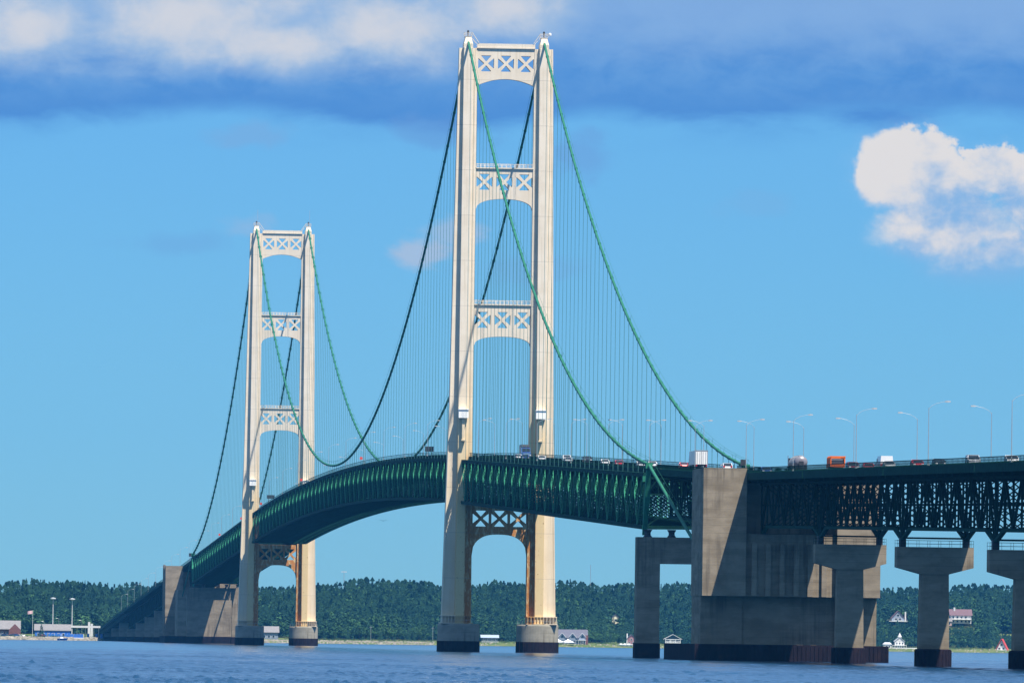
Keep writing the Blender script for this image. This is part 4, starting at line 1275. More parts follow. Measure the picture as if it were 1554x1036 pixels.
# lodge with three dormers
r = hroot('lodge', 'large slate-roofed lodge with three white-trimmed dormers beside the sunlit tower pier', 'house', 876, 34, .02)
m = MB(); gwall(m, -11, 9.5, 0, 9, 0, 4.2, 9.6); m.build('wall', RB, r, world=False)
m = MB(); gable(m, -11, 9.5, 0, 9, 4.1, 9.7); rf = m.build('roof', RG, r, world=False)
for x in (-7.5, -.5, 6):
    m = MB(); gwall(m, x - 2.2, x + 2.2, -.8, 3.5, 2.5, 5.0, 7.3, 'y'); dm = m.build('dormer', RB, r, world=False)
    m = MB(); m.beam((x - 2.6, -1.15, 4.8), (x, -1.15, 7.6), .15, .4, (0, 1, 0)); m.beam((x + 2.6, -1.15, 4.8), (x, -1.15, 7.6), .15, .4, (0, 1, 0)); m.build('trim', TRIM, dm, world=False)
    m = MB(); m.plate([(x - .9, 4.4), (x + .9, 4.4), (x + .9, 5.2), (x, 6.1), (x - .9, 5.2)], [], lambda a, b: (a, -.9, b), lambda a, b: (a, -.75, b)); m.build('pane', M['glass'], dm, world=False)
windows(r, [(-9, 1), (-4, 1), (2.5, 1), (5, 1), (7.5, 1)], 0, 1.3, 1.6)
m = MB(); m.box(8.2, 9.9, -.6, .1, 0, 6.2); m.build('red_bay', RBR, r, world=False)
m = MB()
for x in (3.5, 5, 6.5, 8): m.box(x - .08, x + .08, -2.2, -2.05, 0, 2.8)
m.box(3, 8.5, -2.4, 0, 2.8, 3.05); m.build('porch', TRIM, r, world=False)
# white marquee
r = hroot('marquee_tent', 'white marquee tent with two peaks in front of the slate-roofed lodge', 'tent', 861, 14, .02)
m = MB()
for x in (-3.5, 3.2):
    m.loft([[(x - 4.2, -3, 2.0), (x + 4.2, -3, 2.0), (x + 4.2, 3, 2.0), (x - 4.2, 3, 2.0)], [(x - .9, -.7, 3.5), (x + .9, -.7, 3.5), (x + .9, .7, 3.5), (x - .9, .7, 3.5)], [(x - .12, -.1, 4.4), (x + .12, -.1, 4.4), (x + .12, .1, 4.4), (x - .12, .1, 4.4)]])
m.build('canopy', TENT, r, world=False)
m = MB()
for x in (-7.5, -2.5, 2.5, 7.2):
    for y in (-2.9, 2.9): m.box(x - .05, x + .05, y - .05, y + .05, 0, 2)
m.build('pole', M['galv'], r, world=False)
# pavilion house
r = hroot('beach_house', 'small dark house with white gable trim and balcony, left of the big anchorage', 'house', 1027, 30, .02)
m = MB(); gwall(m, -5.2, 5.2, 0, 8, 0, 4.6, 7.4, 'y'); m.build('wall', DKG, r, world=False)
m = MB(); gable(m, -5.2, 5.2, 0, 8, 4.4, 7.5, 'y', .9); m.build('roof', RG, r, world=False)
m = MB(); m.beam((-6.3, -1.1, 4.5), (0, -1.1, 7.8), .2, .45, (0, 1, 0)); m.beam((6.3, -1.1, 4.5), (0, -1.1, 7.8), .2, .45, (0, 1, 0)); m.box(-5.2, 5.2, -1.3, -1.1, 4.3, 4.6); m.build('trim', TRIM, r, world=False)
m = MB(); m.box(-5.2, 5.2, -1.8, 0, 2.0, 2.25)
for k in range(14): x = -5.1 + k * .785; m.box(x - .12, x + .12, -1.75, -1.65, 2.25, 3.2)
m.box(-5.2, 5.2, -1.78, -1.62, 3.2, 3.35)
for x in (-5, -1.7, 1.7, 5): m.box(x - .12, x + .12, -1.75, -1.55, 0, 4.4)
m.build('balcony', TRIM, r, world=False)
windows(r, [(-3, 2.5), (0, 2.5), (3, 2.5)], 0, 1.5, 1.6)
# slim red-roofed house by the portal pier, boats
r = hroot('narrow_house', 'narrow house with dull red wall just left of the portal pier leg', 'house', 963, 30, .02)
m = MB(); gwall(m, -2, 3.4, 0, 6, 0, 4.8, 7, 'y'); m.build('wall', mat('dull_red_siding', (.32, .16, .17), .8), r, world=False)
m = MB(); gable(m, -2, 3.4, 0, 6, 4.7, 7.1, 'y', .4); m.build('roof', RG, r, world=False)
m = MB(); m.box(-2.6, -1.9, .2, .9, 0, 8.0); m.build('chimney', TRIM, r, world=False)
windows(r, [(-.7, 1.2), (1.8, 1.2), (.6, 3.4)], 0, .9, 1.1)
hb = MB(); hb.loft([[(-2.6, 0, .1), (-2.4, -.4, .1), (2.2, -.5, .1), (2.9, 0, .1), (2.2, .5, .1), (-2.4, .4, .1)], [(-2.9, 0, 1.1), (-2.6, -.9, 1.1), (2.2, -.9, 1.1), (3.6, 0, 1.4), (2.2, .9, 1.1), (-2.6, .9, 1.1)]])
hbm = fixmesh(hb.mesh('hull', M['white'], world=False)); hc = MB(); hc.loft([[(-1.2, -.7, 1.1), (1, -.7, 1.1), (1, .7, 1.1), (-1.2, .7, 1.1)], [(-1.0, -.6, 1.9), (.5, -.6, 1.9), (.5, .6, 1.9), (-1.0, .6, 1.9)]]); hcm = fixmesh(hc.mesh('cabin', TRIM, world=False))
for i, u in enumerate((949, 955, 961)):
    x, y, z = place(u, 8); r = root('motor_boat', 'white motor boat on the shore left of the portal pier, %s of three' % ('leftmost', 'middle one', 'rightmost')[i], 'boat', (x, y, z), 0, 'white boats drawn up on the shore')
    for nm, me in (('hull', hbm), ('cabin', hcm)): o = bpy.data.objects.new(nm, me); COL.objects.link(o); o.parent = r
x, y = pol(101, 5170); r = root('motor_boat', 'small dark blue motor boat on the water before the toll plaza rocks', 'boat', (x, y, 0), .2)
o = inst('hull', hbm.copy(), r, (x, y, 0)); o.data.materials.clear(); o.data.materials.append(PB); o.location = (0, 0, 0)
o = bpy.data.objects.new('cabin', hcm); COL.objects.link(o); o.parent = r
# dark cottage between the tower piers
r = hroot('cottage', 'low dark cottage with pale blue roof between the near tower piers', 'house', 750, 35, .02)
m = MB(); gwall(m, -5.5, 5.2, 0, 7, 0.8, 3.6, 5.2); m.build('wall', DKG, r, world=False)
m = MB(); gable(m, -5.5, 5.2, 0, 7, 3.5, 5.3, 'x', .8); m.build('roof', mat('pale_blue_roof', (.30, .36, .45), .7), r, world=False)
m = MB()
for k in range(9): x = -5.4 + k * 1.32; m.box(x - .1, x + .1, -1.6, -1.45, 0, 1.6)
m.box(-5.6, 5.3, -1.8, 0, .7, .85); m.build('deck', TRIM, r, world=False)
windows(r, [(-4, 1.7), (-1.3, 1.7), (1.3, 1.7), (4, 1.7)], 0, 1.2, 1.1)
# warehouse
r = hroot('warehouse', 'long low building with pale grey roof between the distant tower piers', 'building', 410, 62, .02)
m = MB(); gwall(m, -9, 8, 0, 14, 0, 4.5, 8.2); m.build('wall', RB, r, world=False)
m = MB(); gable(m, -9, 8, 0, 14, 4.4, 8.4, 'x', .8); m.build('roof', TAN, r, world=False)
windows(r, [(-7, 1.2), (-4, 1.2), (-1, 1.2), (2, 1.2), (5, 1.2)], 0, 1.4, 1.5)
# A-frame
r = hroot('chalet', 'white A-frame chalet with bright red steep roof at the lower right shore', 'house', 1525, 30, .25)
m = MB(); m.loft([[(-3.6, y, 0), (3.6, y, 0), (0, y, 7.2)] for y in (0, 8)]); m.build('wall', RW, r, world=False)
m = MB()
for s in (-1, 1): m.hexa([(s * 4.2, -1, -.3), (s * 4.2, 9, -.3), (0, 9, 7.9), (0, -1, 7.9), (s * 4.55, -1, -.3), (s * 4.55, 9, -.3), (s * .2, 9, 8.1), (s * .2, -1, 8.1)])
m.build('roof', RR, r, world=False)
windows(r, [(-1.4, .6), (1.4, .6), (0, 3.2)], 0, 1.4, 1.4)
m = MB(); m.box(-4, 4, -2.4, -.1, .1, .3); m.box(-4, 4, -2.4, -2.3, .9, 1.0)
for k in range(8): x = -3.9 + k * 1.1; m.box(x - .05, x + .05, -2.4, -2.3, .3, .9)
m.build('deck', TRIM, r, world=False)
# victorian
r = hroot('turreted_house', 'ornate white house with pointed turret and low wing on the right shore', 'house', 1371, 30, .02)
m = MB(); gwall(m, -3.2, 3.2, 0, 7, 0, 5.2, 8.0, 'y'); m.box(-11, -5.5, 1, 7, 0, 3.2); m.build('wall', RW, r, world=False)
m = MB(); gable(m, -3.2, 3.2, 0, 7, 5.1, 8.1, 'y', .5); m.loft([[(-11.4, .6, 3.2), (-5.1, .6, 3.2), (-5.1, 7.4, 3.2), (-11.4, 7.4, 3.2)], [(-10, 3, 4.6), (-6.5, 3, 4.6), (-6.5, 5, 4.6), (-10, 5, 4.6)]]); m.build('roof', mat('pale_slate_roof', (.45, .47, .5), .8), r, world=False)
m = MB(); m.lathe((0, 1.0, 0), [(1.2, 5.5), (1.2, 8.2), (1.5, 8.3), (.05, 11.2)], 10); m.build('turret', RW, r, world=False)
m = MB(); m.box(-5.2, 4.6, -2.2, 0, 2.5, 2.75); m.box(-5.2, 16, -2.3, -2.2, .5, 1.0)
for k in range(7): x = -5 + k * 1.55; m.box(x - .1, x + .1, -2.2, -2.05, 0, 2.5)
m.build('porch', TRIM, r, world=False)
windows(r, [(-2, 3.3), (0, 3.3), (2, 3.3), (-2, .5), (2, .5), (-9, 1), (-7, 1)], 0, .9, 1.3)
# hillside houses
r = hroot('hill_house', 'grey steep-gabled house with chimney half hidden in the wood, left hillside house', 'house', 1368, 330, .02, dz=3.5)
m = MB(); gwall(m, -4.5, 4.5, 0, 8, 0, 2.6, 7.6, 'y'); m.build('wall', RB, r, world=False)
m = MB(); gable(m, -4.5, 4.5, 0, 8, 2.4, 7.8, 'y', .5); m.build('roof', RM, r, world=False)
m = MB(); m.box(5.0, 6.0, 2, 3, 0, 7.4); m.build('chimney', RW, r, world=False)
m = MB(); m.box(-8.5, 8, -3, 0, .4, .7); m.box(-8.5, 8, -3, -2.9, 1.4, 1.55); m.build('deck', TRIM, r, world=False)
windows(r, [(-1.4, 1.2), (1.4, 1.2), (0, 4)], 0, 1.8, 1.6)
r = hroot('hill_house', 'white two-storey house with mauve roof on the right hillside', 'house', 1462, 312, .02, dz=3.5)
m = MB(); m.box(-7, 8, 0, 9, 0, 6.2); m.build('wall', RW, r, world=False)
m = MB(); gable(m, -7, 8, 0, 9, 5.6, 10.0, 'x', .8); m.build('roof', RM, r, world=False)
windows(r, [(-5, .8), (-2, .8), (1, .8), (4, .8), (6.5, .8), (-5, 3.6), (-2, 3.6), (1, 3.6), (4, 3.6)], 0, 1.4, 1.5)
m = MB(); m.box(-7, 8, -2.5, 0, 2.9, 3.1); m.box(-7, 8, -2.5, -2.4, 3.9, 4.0); m.build('balcony', TRIM, r, world=False)
m = MB(); m.box(-4.5, -3.3, 3, 4.2, 6, 11.5); m.build('chimney', RW, r, world=False)
r = hroot('garden_cottage', 'small pinkish cottage just left of the white hillside house', 'house', 1443, 300, .02, dz=3)
m = MB(); gwall(m, -3, 3, 0, 6, 0, 3, 5, 'x'); m.build('wall', mat('pink_siding', (.5, .33, .3), .8), r, world=False)
m = MB(); gable(m, -3, 3, 0, 6, 2.9, 5.1); m.build('roof', TAN, r, world=False); windows(r, [(-1, 1), (1.4, 1)], 0)
r = hroot('hill_cabin', 'tiny cabin with red pointed roof high in the wood between the towers', 'house', 553, 330, .02, dz=3)
m = MB(); gwall(m, -2, 2, 0, 4, 0, 4, 6, 'y'); m.build('wall', RW, r, world=False)
m = MB(); m.loft([[(-2.5, -.4, 3.9), (2.5, -.4, 3.9), (2.5, 4.4, 3.9), (-2.5, 4.4, 3.9)], [(-.1, 1.9, 10), (.1, 1.9, 10), (.1, 2.1, 10), (-.1, 2.1, 10)]]); m.build('roof', RR, r, world=False)
r = hroot('hill_chalet', 'small cream chalet in a gap of the wood above the slate-roofed lodge', 'house', 940, 300, .02, dz=2)
m = MB(); gwall(m, -2.5, 2.5, 0, 6, 0, 4, 6.5, 'y'); m.build('wall', mat('cream_siding', (.75, .7, .5), .8), r, world=False)
m = MB(); gable(m, -2.5, 2.5, 0, 6, 3.9, 6.6, 'y', .4); m.build('roof', RG, r, world=False); windows(r, [(0, 2)], 0, 1.5, 1.5)

# ---- left shore: toll plaza and town
r = hroot('gift_shop', 'long building with pale roof and brown red walls at the left photo edge', 'building', 8, 110, .02)
m = MB(); gwall(m, -18, 11, 0, 14, 0, 4.2, 9); m.build('wall', RBR, r, world=False)
m = MB(); gable(m, -18, 11, 0, 14, 4.1, 9.2, 'x', 1); m.build('roof', TAN, r, world=False)
windows(r, [(-8 + 3 * k, 1) for k in range(6)], 0, 1.4, 1.6)
m = MB(); gwall(m, 5, 12, -5, 0, 0, 4, 7.5, 'y'); m.build('gable_wing', RBR, r, world=False)
r = hroot('visitor_centre', 'blue walled building with pale roof beneath the high mast lamps', 'building', 78, 90, .02)
m = MB(); gwall(m, -7, 14, 0, 10, 0, 4, 7.4); m.build('wall', BLUE, r, world=False)
m = MB(); gable(m, -7, 14, 0, 10, 3.9, 7.6); m.build('roof', TAN, r, world=False); windows(r, [(-5 + 3 * k, 1) for k in range(6)], 0)
r = hroot('toll_plaza', 'white flat toll canopy on columns over booths where the bridge reaches shore', 'toll plaza', 124, 70, .02)
m = MB(); m.box(-11, 14, 0, 9, 6.2, 7.4); cn = m.build('canopy', RW, r, world=False)
for x in (-10, -5, 0, 5, 10, 13):
    m = MB(); m.box(x - .25, x + .25, 4, 4.5, 0, 6.2); m.build('column', RW, r, world=False)
    m = MB(); m.box(x + 1, x + 2.4, 3, 5.5, 0, 2.7); m.build('booth', BLUE, r, world=False)
for i, u in enumerate((142, 146)):
    r = hroot('white_pylon', 'white upright pylon, %s one of a pair beside the toll canopy' % ('left', 'right')[i], 'pylon', u, 66, 0, 'white pylons by the toll canopy')
    m = MB(); m.loft([[(-.8, -.5, 0), (.8, -.5, 0), (.8, .5, 0), (-.8, .5, 0)], [(-.65, -.4, 9.8 - i), (.65, -.4, 9.8 - i), (.65, .4, 9.8 - i), (-.65, .4, 9.8 - i)]]); m.build('slab', RW, r, world=False)
r = hroot('blue_hoarding', 'low bright blue hoarding along the shore before the toll canopy', 'fence', 106, 30, .02)
m = MB()
for k in range(11):
    if k in (4,): continue
    m.box(-10 + k * 1.9, -8.3 + k * 1.9, 0, .15, .5, 2.6)
m.build('panel', BLUE, r, world=False)
m = MB()
for k in range(12): m.box(-10.1 + k * 1.9, -9.9 + k * 1.9, .15, .3, 0, 2.8)
m.box(-10, 10.6, -.1, .02, .1, .5); m.build('post', TRIM, r, world=False)
for i, u in enumerate((87, 116)):
    r = hroot('high_mast_lamp', 'tall high-mast lamp with round white head, %s one of two before the wood' % ('left', 'right')[i], 'lamp', u, 85, 0, 'high mast lamps at the toll plaza')
    m = MB(); m.tube([(0, 0, 0), (0, 0, 23)], [.32, .16], 8); m.build('mast', RW, r, world=False)
    m = MB(); m.lathe((0, 0, 22.6), [(.4, 0), (1.75, .35), (1.75, .75), (.5, 1.15)], 14); m.build('lamp_ring', M['lamp'], r, world=False)
r = hroot('flagpole', 'flagpole with a red and white flag left of the high mast lamps', 'flagpole', 56.5, 60, 0)
m = MB(); m.tube([(0, 0, 0), (0, 0, 16)], [.14, .07], 8); m.build('pole', RW, r, world=False)
m = MB(); rg = []
for k in range(9): rg.append([(-.1 - k * .36, .18 * sin(k * .9), 15.8 - k * .05), (-.1 - k * .36, .18 * sin(k * .9) + .03, 15.8 - k * .05), (-.1 - k * .36, .18 * sin(k * .9) + .03, 14.0 - k * .05), (-.1 - k * .36, .18 * sin(k * .9), 14.0 - k * .05)])
m.loft(rg); mf, nt, b, tc = new('flag_cloth', .8); x_, y_, z_ = sep(nt, tc.outputs['Object']); nt.links.new(mixc(nt, ((z_ + x_ * -.14) * 3.6).fract().gt(.5), (.6, .05, .05), (.8, .8, .8)), b.inputs['Base Color']); m.build('flag', mf, r, world=False)
lamps_town = []
for i, (u, H) in enumerate(((74, 9), (96, 11), (131, 10))):
    r = hroot('street_lamp', 'slim street lamp post in the car park left of the toll canopy', 'street lamp', u, 75, 0, 'street lamps in the shore car park')
    m = MB(); m.tube([(0, 0, 0), (0, 0, H), (-.6, 0, H + .5), (-1.4, 0, H + .6)], .07, 6); m.build('pole', M['galv'], r, world=False); m = MB(); m.box(-1.9, -1.3, -.15, .15, H + .5, H + .72); m.build('lamp_head', M['lamp'], r, world=False)
cols = [(PS, 'silver', 2), (PW, 'white', 11), (PK, 'black', 26), (PB, 'blue', 31), (PW, 'white', 36.5), (PR, 'red', 34), (PW, 'white', 43), (PK, 'dark', 71), (PW, 'white', 118), (PB, 'dark blue', 14)]
for i, (p, cn_, u) in enumerate(cols):
    x, y, z = place(u, 48 + (i % 3) * 7)
    t = car(x, y, True, p, '%s parked car on the left shore, car %s' % (cn_, i), 'suv' if i % 2 else 'sedan', 'cars parked on the left shore', z + .1)
    t.rotation_euler = (0, 0, 1.4 + i * .3); t['label'] = ['silver car parked at the left photo edge', 'white car parked before the brown red building', 'black car parked right of the brown red building', 'blue car parked near the flagpole foot, left side', 'white car parked nearest the flagpole, left side', 'red car parked behind the blue car on the left shore', 'white car parked just left of the flagpole', 'dark car parked on the grass right of the flagpole', 'white car parked before the toll canopy', 'dark blue car parked beside the white one near the left edge'][i]
for i, (u, H, lb) in enumerate(((527, 28, 'thin radio mast with small head above the wood between the towers'), (901, 34, 'thin radio mast rising above the wood right of the near tower'), (1340, 22, 'thin mast above the wood between anchorage and T-shaped pier'))):
    r = hroot('radio_mast', lb, 'mast', u, 560, 0)
    m = MB(); 
    for a in range(3): m.beam((.3 * cos(a * 2.1), .3 * sin(a * 2.1), 0), (.2 * cos(a * 2.1), .2 * sin(a * 2.1), H), .1, .1)
    for k in range(int(H)): m.beam((.3, 0, k), (-.2, .25, k + 1), .06, .06)
    m.build('lattice', M['galv'], r, world=False)
    if i == 0: m = MB(); m.box(-2, 2, -.2, .2, H - 1, H - .6); m.build('antenna_arm', RW, r, world=False)
for i, u in enumerate((663, 569, 842)):
    r = hroot('utility_pole', 'pale utility pole at the wood edge, %s' % ('beside the near tower left pier', 'between the towers', 'beside the near tower right pier')[i], 'pole', u, 45, 0, 'utility poles on the far shore')
    m = MB(); m.tube([(0, 0, 0), (0, 0, 10)], .13, 6); m.build('pole', M['galv'], r, world=False); m = MB(); m.box(-1, 1, -.06, .06, 9, 9.15); m.build('crossarm', M['galv'], r, world=False)

# ================================================================ water
nu_ = 430
ang = np.linspace(YAW - .078, YAW + .078, nu_)
rr = [640.0]
while rr[-1] < 7900: rr.append(rr[-1] + max(.42, .5 * (rr[-1] / 1000) ** 2.1))
rr = np.array(rr); A, Rr = np.meshgrid(ang, rr)
Xw = CAM[0] + Rr * np.sin(A); Yw = CAM[1] + Rr * np.cos(A)
Zw = np.zeros_like(Xw); rw = np.random.RandomState(5)
grd = np.gradient(rr)[:, None]
for k in range(58):
    lam = 1.25 * (1.066 ** k); th = -1.25 + rw.randn() * .75
    amp = .013 * lam if lam < 5 else .013 * 5 * (5 / lam) ** 1.2
    kx, ky = 2 * pi / lam * cos(th), 2 * pi / lam * sin(th); pz = rw.rand() * 6.28
    fade = np.clip(lam / (grd * 2.4) - .5, 0, 1)
    ph_ = kx * Xw + ky * Yw + pz
    Zw += amp * fade * (np.sin(ph_) + .3 * np.cos(2 * ph_))
Zw *= .45
Zl = np.zeros_like(Zw)
for k in range(26):
    lam = 1.0 * (1.042 ** k); th = -1.35 + rw.randn() * .9; fade = np.clip(lam / (grd * 2.4) - .5, 0, 1)
    Zl += fade * np.sin(2 * pi / lam * (cos(th) * Xw + sin(th) * Yw) + rw.rand() * 6.28)
Zl /= sqrt(13)
Zw += .01 * Zl + .095 * np.clip(Zl - 1.0, 0, 3) ** 1.4 * (1.15 - .6 * np.sin(Xw * .05 + Yw * .013) * np.sin(Yw * .021 - Xw * .03))
edge = np.clip(np.minimum((A - ang[0]) / .006, (ang[-1] - A) / .006), 0, 1) * np.clip((Rr - 640) / 20, 0, 1) * np.clip((7900 - Rr) / 500, 0, 1)
gust = .8 + .4 * np.sin(Xw * .023 + Yw * .006 + 1) * np.sin(Yw * .009 - Xw * .004) + .2 * np.sin(Xw * .07 + Yw * .021)
Zw = Zw * edge * gust - Rr ** 2 / (2 * RE)
n0, n1 = Xw.shape
co = np.stack([Xw, Yw, Zw], -1).reshape(-1, 3)
idx = np.arange(n0 * n1).reshape(n0, n1); q = np.stack([idx[:-1, :-1], idx[:-1, 1:], idx[1:, 1:], idx[1:, :-1]], -1).reshape(-1, 4)[:, ::-1]
# coarse remainder of the lake all round
ang2 = np.linspace(ang[-1], ang[0] + 2 * pi, 90); rr2 = np.array([640., 800, 1300, 2000, 3000, 4000, 5000, 6000, 7000, 7900]); A2, R2 = np.meshgrid(ang2, rr2)
co2 = np.stack([CAM[0] + R2 * np.sin(A2), CAM[1] + R2 * np.cos(A2), -R2 ** 2 / (2 * RE)], -1).reshape(-1, 3); i2 = np.arange(co2.shape[0]).reshape(A2.shape) + len(co)
q2 = np.stack([i2[:-1, :-1], i2[:-1, 1:], i2[1:, 1:], i2[1:, :-1]], -1).reshape(-1, 4)[:, ::-1]
ang3 = np.linspace(0, 2 * pi, 121); rr3 = np.array([.5, 100., 250, 640]); A3, R3 = np.meshgrid(ang3, rr3)
co3 = np.stack([CAM[0] + R3 * np.sin(A3), CAM[1] + R3 * np.cos(A3), -R3 ** 2 / (2 * RE)], -1).reshape(-1, 3); i3 = np.arange(co3.shape[0]).reshape(A3.shape) + len(co) + len(co2)
q3 = np.stack([i3[:-1, :-1], i3[:-1, 1:], i3[1:, 1:], i3[1:, :-1]], -1).reshape(-1, 4)[:, ::-1]
CO = np.concatenate([co, co2, co3]); Q = np.concatenate([q, q2, q3])
me = bpy.data.meshes.new('water'); me.vertices.add(len(CO)); me.vertices.foreach_set('co', CO.reshape(-1)); me.loops.add(Q.size); me.loops.foreach_set('vertex_index', Q.reshape(-1))
me.polygons.add(len(Q)); me.polygons.foreach_set('loop_start', np.arange(0, Q.size, 4)); me.update(calc_edges=True); me.polygons.foreach_set('use_smooth', [True] * len(Q)); me.materials.append(water_mat())
if me.polygons[0].normal.z < 0: me.flip_normals()
o = bpy.data.objects.new('water', me); COL.objects.link(o); tag(o, kind='structure')

# ================================================================ haze
HAZE = 2.0e-5
if HAZE:
    m = MB(); m.box(-8300, 8300, -10900, 5700, -10, 185)
    hm = bpy.data.materials.new('haze_air'); hm.use_nodes = True; nt = hm.node_tree
    for n in list(nt.nodes):
        if n.type == 'BSDF_PRINCIPLED': nt.nodes.remove(n)
    pv = nt.nodes.new('ShaderNodeVolumePrincipled'); pv.inputs['Color'].default_value = (.07, .42, 1, 1); pv.inputs['Density'].default_value = HAZE; pv.inputs['Anisotropy'].default_value = 0.0
    nt.links.new(pv.outputs[0], nt.nodes['Material Output'].inputs['Volume'])
    ho = m.build('haze', hm, None, world=False); tag(ho, kind='stuff'); tag(ho, 'thin blue haze in the air over the strait', 'haze')

# ================================================================ sun, sky with clouds
SD = Vector((.246, -.362, .899)).normalized()
ELV = math.asin(SD.z); 
sun = bpy.data.lights.new('sun', 'SUN'); sun.energy = 5.0; sun.angle = radians(.53); sun.color = (1, .93, .82)
so_ = bpy.data.objects.new('sun', sun); COL.objects.link(so_); so_.rotation_euler = (-SD).to_track_quat('-Z', 'Y').to_euler()
SKYS = 0.05; EXPO = 0.85
wd = bpy.data.worlds.new('World'); S.world = wd; wd.use_nodes = True; nt = wd.node_tree; bg = nt.nodes['Background']
sk = nt.nodes.new('ShaderNodeTexSky'); sk.sky_type = 'NISHITA'; sk.sun_disc = False; sk.sun_elevation = ELV; sk.sun_rotation = atan2(SD.x, SD.y); sk.altitude = 0; sk.air_density = 1.0; sk.dust_density = 0.0; sk.ozone_density = 3.0
tc = nt.nodes.new('ShaderNodeTexCoord'); dx, dy, dz = sep(nt, tc.outputs['Generated'])
U0 = (dx.atan2(dy) - YAW) * F; V0 = (dz.asin() - PIT) * -F
U = U0 * cos(ROL) - V0 * -sin(ROL) + 777 if False else U0 * cos(ROL) + V0 * sin(ROL) * -1 + 777
V_ = V0 * cos(ROL) + U0 * sin(ROL) + 518
Kc = 1 / (SKYS * 2 ** EXPO)


def lin(r, g, b):
    f = lambda c: ((c / 255 + .055) / 1.055) ** 2.4 if c > 10 else c / 255 / 12.92
    return (f(r) * Kc, f(g) * Kc, f(b) * Kc)


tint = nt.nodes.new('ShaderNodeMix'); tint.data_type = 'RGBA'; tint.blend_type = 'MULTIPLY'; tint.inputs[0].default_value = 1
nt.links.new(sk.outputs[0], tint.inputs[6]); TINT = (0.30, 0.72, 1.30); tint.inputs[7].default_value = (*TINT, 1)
up_ = mixc(nt, dz.ss(.077, .14), (1, 1, 1), (.09, .17, .45))  # sky above the view darkened to cut its fill light in the shade
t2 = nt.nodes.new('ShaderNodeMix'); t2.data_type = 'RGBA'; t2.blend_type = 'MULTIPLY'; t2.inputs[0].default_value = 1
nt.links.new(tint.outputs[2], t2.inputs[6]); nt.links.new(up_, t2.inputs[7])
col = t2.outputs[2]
nb = noise(nt, comb(nt, U * .0032, V_ * .009), 1, 6, .55, .3); nf = noise(nt, comb(nt, U * .012, V_ * .02, 3.3), 1, 7, .6, .4); nl = noise(nt, comb(nt, U * .0016, V_ * .002, 7.7), 1, 3, .5)
puff = noise(nt, comb(nt, U * .019, V_ * .021, 1.7), 1, 7, .56, .2)
# broad cloud bank along the top
edgev = 178 + (nb - .5) * 60 + (nl - .5) * 60
bank = V_.ss(edgev + 22 + (nf - .5) * 40, edgev - 22, 0, 1)
soft = V_.ss(edgev + 60, edgev - 10, 0, 1) * nb.ss(.42, .62) * .35
def blob(cx, cy, rx, ry):
    a = (U - cx) / rx; b = (V_ - cy) / ry; return 1 - (a * a + b * b).sq()


tb = None
for c in ((280, 25, 240, 90), (590, 48, 180, 70), (40, 35, 170, 75), (430, 70, 180, 52), (760, 10, 140, 60)):
    q_ = blob(*c); tb = q_ if tb is None else tb.mx(q_)
topw = (tb + (nb - .5) * .9 + (nf - .5) * .5 + (puff - .5) * .35).ss(-.3, .6)
hi = (tb + (nb - .5) * .9 + (puff - .5) * 1.1 + (nf - .5) * .5).ss(.05, 1.0)
veil = (V_ + (nb - .5) * -120 + (nf - .5) * -40).ss(120, 20)
bcol = mixc(nt, nf.ss(.3, .7) * V_.ss(190, 110), lin(80, 142, 212), lin(100, 156, 218))
bcol = mixc(nt, veil * .75, bcol, lin(140, 178, 224))
bcol = mixc(nt, topw, bcol, mixc(nt, hi, lin(160, 189, 222), lin(212, 214, 221)))
col = mixc(nt, (bank + soft).mn(1.0) * .96, col, bcol)


def blob(cx, cy, rx, ry):
    a = (U - cx) / rx; b = (V_ - cy) / ry; return 1 - (a * a + b * b).sq()


WU = noise(nt, comb(nt, U * .011, V_ * .012, 5.1), 1, 5, .6) - .5; WV = noise(nt, comb(nt, U * .011, V_ * .012, 9.4), 1, 5, .6) - .5
def wblob(cx, cy, rx, ry):
    a = (U + WU * 130 - 12 - cx) / rx; b = (V_ + WV * 120 - cy) / ry; return 1 - (a * a + b * b).sq()


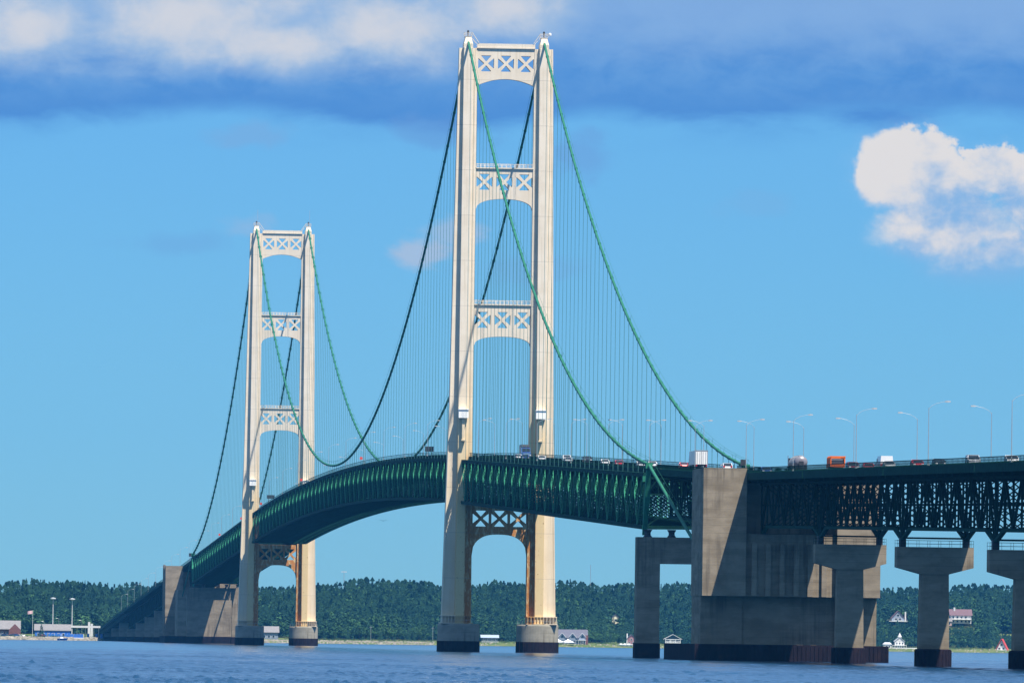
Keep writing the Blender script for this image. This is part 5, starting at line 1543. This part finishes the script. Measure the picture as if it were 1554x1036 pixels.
cum = None
for c in ((1378, 262, 92, 72), (1440, 345, 120, 72), (1500, 262, 54, 40), (1575, 300, 80, 62), (1540, 390, 130, 62), (1338, 268, 46, 50), (1490, 402, 110, 48), (1640, 360, 130, 100)):
    q_ = wblob(*c); cum = q_ if cum is None else cum.mx(q_)
    q_ = blob(*c); cum = q_ if cum is None else cum.mx(q_)
lowr = (V_ - 250 + (U - 1400) * .15).ss(-20, 170)
cd = cum + (puff - .5) * (.55 + 0) + (nf - .5) * .4
cm = cd.ss(lowr * -.15, lowr * .5 + .17) * V_.ss((nb - .5) * 60 + 448, (nb - .5) * 60 + 365)
soft2 = cd.ss(-.25, .3) * .25
shade = (puff - .5) * 1.3 + (V_ - 290) * -.0055 + (U - 1400) * -.0018 + .78 + (nf - .5) * 1.3 + WU * 1.6 + blob(1500, 380, 110, 50).mx(0) * .5 - blob(1450, 330, 60, 80).mx(0) * .5
ccol = mixc(nt, shade.ss(0, 1), lin(138, 182, 226), lin(228, 224, 222))
col = mixc(nt, (cm * .95 + soft2 * .25).mn(1.0), col, ccol)
for (cx, cy, rx, ry, st, cc) in ((630, 385, 60, 34, .6, (190, 195, 212)), (690, 350, 75, 30, .5, (185, 195, 214)), (385, 345, 60, 26, .35, (165, 185, 215)), (270, 370, 130, 26, .3, (110, 160, 215)), (375, 205, 95, 34, .4, (130, 168, 214)), (880, 235, 80, 60, .5, (110, 158, 216)), (660, 200, 110, 40, .5, (105, 155, 215)), (800, 410, 130, 34, .28, (120, 165, 215)), (1150, 310, 90, 30, .2, (130, 172, 216))):
    w_ = (blob(cx, cy, rx, ry) + (nf - .5) * 1.6 + (puff - .5) * .8).ss(.1, .75) * st
    col = mixc(nt, w_, col, lin(*cc))
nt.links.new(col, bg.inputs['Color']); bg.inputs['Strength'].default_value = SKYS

# ================================================================ camera
fw = Vector((sin(YAW) * cos(PIT), cos(YAW) * cos(PIT), sin(PIT))); rt = Vector((cos(YAW), -sin(YAW), 0)); up = rt.cross(fw)
r2 = rt * cos(ROL) + up * sin(ROL); u2 = -rt * sin(ROL) + up * cos(ROL)
cd_ = bpy.data.cameras.new('camera'); co_ = bpy.data.objects.new('camera', cd_); COL.objects.link(co_)
mw = Matrix((r2, u2, -fw)).transposed().to_4x4(); mw.translation = Vector(CAM); co_.matrix_world = mw
cd_.sensor_width = 36; cd_.lens = F / 1554 * 36; cd_.clip_start = 1; cd_.clip_end = 30000; S.camera = co_
S.view_settings.view_transform = 'Standard'; S.view_settings.look = 'None'; S.view_settings.exposure = EXPO; S.view_settings.gamma = 1; S.view_settings.use_curve_mapping = False
S.cycles.max_bounces = 6; S.cycles.volume_bounces = 0; S.cycles.caustics_reflective = False; S.cycles.caustics_refractive = False; S.cycles.use_denoising = True
